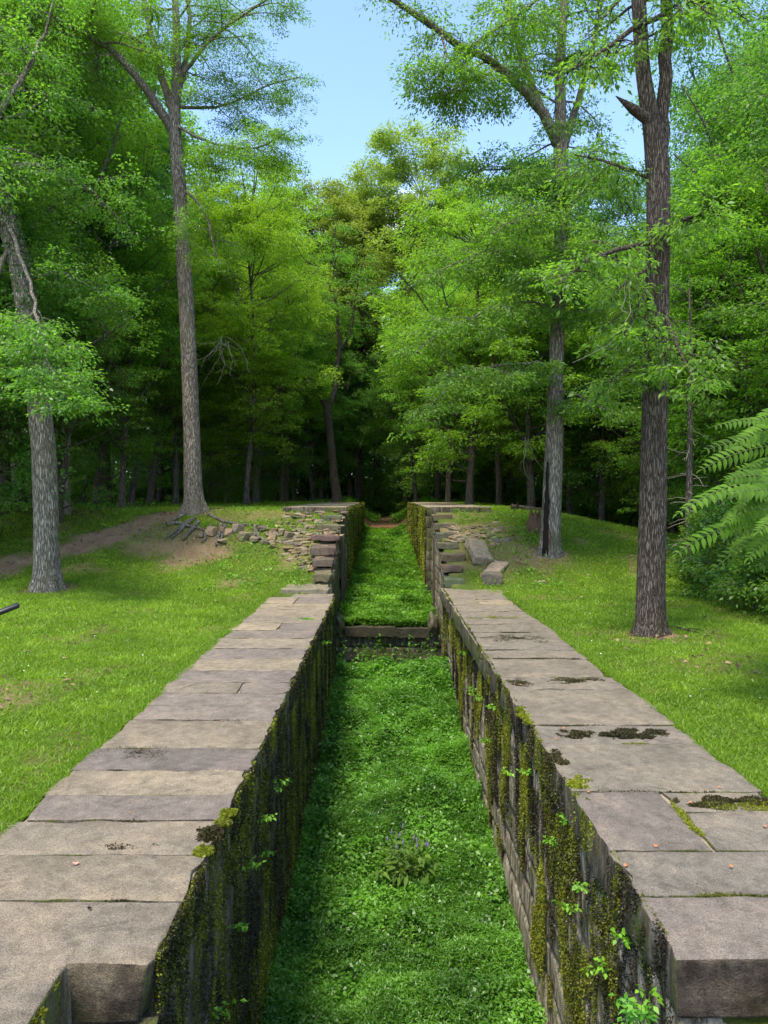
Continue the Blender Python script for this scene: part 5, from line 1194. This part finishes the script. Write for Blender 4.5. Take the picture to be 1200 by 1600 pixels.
# fallen leaves on the slabs
FL = [(118, 1350, .05, M_PINK, 0), (142, 1420, .03, M_CHAR, 0), (203, 1273, .02, M_DRY, 0), (345, 1128, .03, M_DRY, 0), (1082, 1257, .035, M_DRY, 1), (1025, 1322, .035, M_DRY, 1), (1145, 1358, .03, M_DRY, 1), (1192, 1291, .035, M_DRY, 1), (1127, 1232, .03, M_DRY, 1),
      (880, 1140, .04, M_DRY, 1), (870, 1155, .035, M_DRY, 1), (815, 1072, .05, M_DRY, 1), (845, 1060, .04, M_DRY, 1), (980, 1353, .035, M_DRY, 1), (920, 1238, .035, M_DRY, 1), (1010, 1115, .03, M_DRY, 1), (895, 1005, .04, M_DRY, 1), (760, 975, .04, M_DRY, 1)]
rgq = np.random.default_rng(2)
for px, py, L, mt, s in FL:
    p = W(px, py, 1.0); d = CZ / (CZ - p[2]); q = np.array([p[0] * d, d, .012])
    bm = bmesh.new(); n = 7; top = []; bot = []
    for i in range(n):
        u = i / (n - 1); w_ = math.sin(u * PI) ** .7 * .32 * L * 1.4; top.append(bm.verts.new((u * L, w_, .25 * w_ + .1 * L * math.sin(u * 3)))); bot.append(bm.verts.new((u * L, -w_, .4 * w_ + .1 * L * math.sin(u * 3))))
    mid = [bm.verts.new((i / (n - 1) * L, 0, .1 * L * math.sin(i / (n - 1) * 3) - .0)) for i in range(n)]
    for i in range(n - 1):
        for A_, B_ in ((top, mid), (mid, bot)):
            try: bm.faces.new((A_[i], B_[i], B_[i + 1], A_[i + 1]))
            except ValueError: pass
    o = obj('fallen_leaf', bm_mesh('fallen_leaf', bm), mt); o.location = q; o.rotation_euler = (rgq.uniform(-.2, .2), rgq.uniform(-.2, .2), rgq.uniform(0, 6.28))
    if mt is M_PINK: lab = 'pale pink fallen leaf alone on a tan slab of the left wall'
    elif mt is M_CHAR: lab = 'small black curled leaf on the nearest left slab'
    else: lab = 'small orange-brown dry leaf lying on the %s wall slabs' % ('right' if s else 'left')
    tag(o, lab, 'leaf', None if mt is not M_DRY else 'dry leaves on the %s slabs' % ('right' if s else 'left'))

# black railing end at the left frame edge
rt_ = thing('black_rail', 'end of a slanting black metal rail at the left edge of the frame', 'rail', (-4.95, 7.6, 0))
p0 = W(-90, 992, 7.6) - [-4.95, 7.6, 0]; p1 = W(30, 945, 7.6) - [-4.95, 7.6, 0]
tb = Tubes(); tb.add([p0, (p0 + p1) / 2, p1 - (p1 - p0) * .01, p1], [.03, .03, .03, .002], 4); obj('rail', tb.mesh('rail', False), M_BLACK, rt_)
tb = Tubes(); q = p0 * .75 + p1 * .25; tb.add([(q[0], 0, -.3), (q[0], 0, q[2] * .5), (q[0], 0, q[2])], [.03] * 3, 4); obj('post', tb.mesh('post', False), M_BLACK, rt_)

# ---------------------------------------------------------------- compound-leaved shrub at right
def compound(rg, base, d, L, pairs, ll, roll=None):
    """one pinnate leaf: rachis path and leaflets"""
    path = grow_path(rg, base, d, L, 10, -.75, .03); P = []; D = []; N = []; LL = []
    n = pairs
    for i in range(pairs):
        u = .2 + .78 * i / (pairs - 1); k = u * 10; j = min(int(k), 9); p = path[j] * (1 - k + j) + path[j + 1] * (k - j); tg = norm(path[j + 1] - path[j])
        ref_ = np.array([0, 0, 1.]) if roll is None else roll; lat = norm(np.cross(tg, ref_)); up = np.cross(lat, tg)
        for s in (-1, 1):
            P.append(p); D.append(lat * s * .85 + tg * .45 - up * .25 + rg.normal(0, .06, 3)); N.append(up + rg.normal(0, .12, 3)); LL.append(ll * (.75 + .5 * math.sin(u * PI)) * (1.0 if u < .9 else .75))
    P.append(path[-1]); D.append(path[-1] - path[-2]); N.append(np.array([0, 0, 1.])); LL.append(ll * .8)
    return path, P, D, N, LL
def leaflet_mesh(name, P, D, N, LL, var, asp=.3):
    P = np.array(P); D = norm(np.array(D)); N = np.array(N); LL = np.array(LL)[:, None]; S = norm(np.cross(D, N)); N2 = np.cross(S, D)
    st = [(0, .12, 0), (.22, .85, .02), (.45, 1.0, .03), (.72, .62, .0), (1.0, .02, -.10)]
    V = []
    for u, w_, zz_ in st:
        c = P + D * LL * u + N2 * LL * zz_
        V += [c - S * LL * asp * .5 * w_ + N2 * LL * .05 * w_, c, c + S * LL * asp * .5 * w_ + N2 * LL * .05 * w_]
    V = np.stack(V, 1); n = len(P); Q = []
    for i in range(4):
        for j in range(2): a = i * 3 + j; Q.append([a, a + 1, a + 4, a + 3])
    Q = (np.array(Q)[None] + (np.arange(n) * 15)[:, None, None]).reshape(-1, 4)
    return new_mesh(name, V.reshape(-1, 3), quads=Q, var=np.repeat(var, 8), smooth=False)
rgs = np.random.default_rng(31)
bx_, by_ = 6.1, 9.6
sm = thing('compound_leaved_shrub', 'leafy shrub with long feather-like compound leaves leaning in from the right edge', 'shrub', (bx_, by_, float(bank(bx_, by_))))
base = np.array(sm.location)
tbs = Tubes(); tbr = Tubes(); P = []; D = []; N = []; LL = []; vv = []
# aimed leaves (tip pixel, start pixel)
AIM = [((1205, 742), (1052, 795), 9.0), ((1215, 690), (1100, 707), 9.6), ((1195, 800), (1062, 850), 9.0), ((1230, 770), (1150, 762), 8.6), ((1190, 770), (1120, 812), 9.3), ((1215, 730), (1160, 790), 8.8), ((1240, 700), (1130, 735), 9.8), ((1250, 830), (1110, 855), 9.5),
       ((1240, 800), (1165, 860), 8.9), ((1235, 660), (1150, 690), 9.4), ((1250, 640), (1190, 640), 9.2), ((1260, 750), (1170, 720), 9.9), ((1260, 860), (1180, 880), 9.3), ((1225, 760), (1090, 765), 10.1), ((1240, 840), (1130, 815), 10), ((1250, 790), (1190, 830), 8.5), ((1240, 720), (1180, 750), 9.1), ((1230, 680), (1105, 672), 10.4)]
rga = np.random.default_rng(77)
for i in range(9):
    x1 = rga.uniform(1110, 1215); y1 = rga.uniform(640, 890); AIM.append(((x1 + rga.uniform(60, 110), y1 - rga.uniform(-25, 45)), (x1, y1), rga.uniform(8.6, 11)))
for (a, t_, d) in AIM:
    s0 = W(a[0] + 20, a[1] + 8, d + .1) - base; e0 = W(t_[0], t_[1], d - .1) - base; dr = e0 - s0; L = np.linalg.norm(dr)
    path, p, dd, nn, l = compound(rgs, s0, dr / L + np.array([0, 0, .28]), L * 1.03, 14, .14, norm(np.array([rgs.normal(0, .2), -rgs.uniform(.35, 1.1), .75])))
    tbr.add(path, np.linspace(.006, .003, 11), 4); P += p; D += dd; N += nn; LL += l; vv += list(np.clip(rgs.uniform(.2, .8) + rgs.normal(0, .12, len(p)), 0, .95))
for i in range(5):
    top = np.array([rgs.uniform(-.6, .4), rgs.uniform(-.5, .6), rgs.uniform(1.9, 3.3)]); pts = [np.array([rgs.uniform(-.15, .15), rgs.uniform(-.15, .15), -.05]), top * [.3, .3, .5] + rgs.normal(0, .05, 3), top]
    p_, r_ = resample(pts, [.028, .02, .01], .2); tbs.add(p_, r_, 7)
    for k in range(13):
        u = .35 + .65 * (k / 12); q = p_[int(u * (len(p_) - 1))]; a = k * 2.4 + i
        path, p, dd, nn, l = compound(rgs, q, (math.cos(a), math.sin(a), .45), rgs.uniform(.6, .95), 13, .125, norm(np.array([rgs.normal(0, .2), -rgs.uniform(.2, .9), .8])))
        tbr.add(path, np.linspace(.006, .003, 11), 4); P += p; D += dd; N += nn; LL += l; vv += list(np.clip(rgs.uniform(.1, .7) + rgs.normal(0, .1, len(p)), 0, .95))
obj('stems', tbs.mesh('stems'), M_BARKF, sm); obj('leaf_stalks', tbr.mesh('leaf_stalks'), m_flat('green_stalk', (.10, .14, .04)), sm)
obj('leaflets', leaflet_mesh('leaflets', P, D, N, LL, np.array(vv), .34), M_SUMAC, sm)
# mistletoe-like dark clumps in the hollow tree
for i, (px, py, r) in enumerate(((878, 405, .7), (907, 98, .55))):
    d = T4[1] - .2; c = W(px, py, d); rgq = np.random.default_rng(i + 900); C = rgq.normal(0, 1, (60, 3)); C = norm(C) * r * rgq.uniform(.3, 1, (60, 1))
    o = obj('dark_clump', leaf_mesh('dark_clump', *sprays(rgq, C, norm(C), .18, 22, .09, .4, .5, .1, 1.0)), M_LEAFD); o.location = c
    tag(o, 'dense dark round leaf clump in the hollow-footed tree, %s' % ('at mid trunk' if i == 0 else 'near the top'), 'mistletoe')
SKY_STR=.12; SUN_STR=1.9; SUN_ANG=13.0; EXPO=1.86
# ---------------------------------------------------------------- sky, sun, camera
SUN_AZ = math.radians(212); SUN_EL = math.radians(68)
w = bpy.data.worlds.new('World'); scene.world = w; w.use_nodes = True
nt = w.node_tree; nt.nodes.clear(); b = NB(nt); out = nt.nodes.new('ShaderNodeOutputWorld')
sky = b.n('ShaderNodeTexSky', sky_type='NISHITA', sun_disc=False, sun_elevation=SUN_EL, sun_rotation=SUN_AZ, air_density=1.0, dust_density=.6, ozone_density=3.0)
tc = b.n('ShaderNodeTexCoord'); mp = b.n('ShaderNodeMapping'); mp.inputs['Scale'].default_value = (1, 1, 1.7); mp.inputs['Location'].default_value = (.35, .2, .1); b.l(tc.outputs['Generated'], mp.inputs['Vector'])
n1 = b.noise(mp.outputs[0], 3.4, 9, .58, .25)
sx = b.n('ShaderNodeSeparateXYZ'); b.l(tc.outputs['Generated'], sx.inputs[0])
el = b.ramp(sx.outputs[2], [(.0, .10), (.38, .03), (.62, -.0), (1, 0.0)])
f = b.ramp(b.math('ADD', n1, el), [(.585, 0.0), (.72, 1.0)])
c = b.mix(f, sky.outputs[0], (7.8, 8.2, 8.8))
bg = b.n('ShaderNodeBackground'); bg.inputs['Strength'].default_value = SKY_STR; b.l(c, bg.inputs['Color']); b.l(bg.outputs[0], out.inputs['Surface'])
sl = bpy.data.lights.new('sun', 'SUN'); sl.energy = SUN_STR; sl.angle = math.radians(SUN_ANG); sl.color = (1, .93, .80)
so = bpy.data.objects.new('sun', sl); COL.objects.link(so)
dv = Vector((math.sin(SUN_AZ) * math.cos(SUN_EL), math.cos(SUN_AZ) * math.cos(SUN_EL), math.sin(SUN_EL)))
so.rotation_euler = dv.to_track_quat('Z', 'Y').to_euler(); so.location = (0, 0, 40)
cam = bpy.data.cameras.new('camera'); co = bpy.data.objects.new('camera', cam); COL.objects.link(co)
cam.sensor_fit = 'VERTICAL'; cam.sensor_height = 36; cam.sensor_width = 27; cam.lens = F / 1600 * 36; cam.clip_end = 1500; cam.clip_start = .05
co.location = (0, 0, CZ); co.rotation_euler = (PI / 2 - TILT, 0, 0); scene.camera = co
scene.render.resolution_x = 768; scene.render.resolution_y = 1024
vs = scene.view_settings; vs.view_transform = 'Standard'; vs.look = 'None'; vs.exposure = EXPO; vs.gamma = 1
scene.render.engine = 'CYCLES'
cy = scene.cycles; cy.max_bounces = 8; cy.diffuse_bounces = 4; cy.transmission_bounces = 6; cy.glossy_bounces = 2; cy.caustics_reflective = False; cy.caustics_refractive = False

for o in scene.objects:
    if 'label' in o and len(o['label'].split()) > 16: print('LONG', o.name, '|', o['label'])
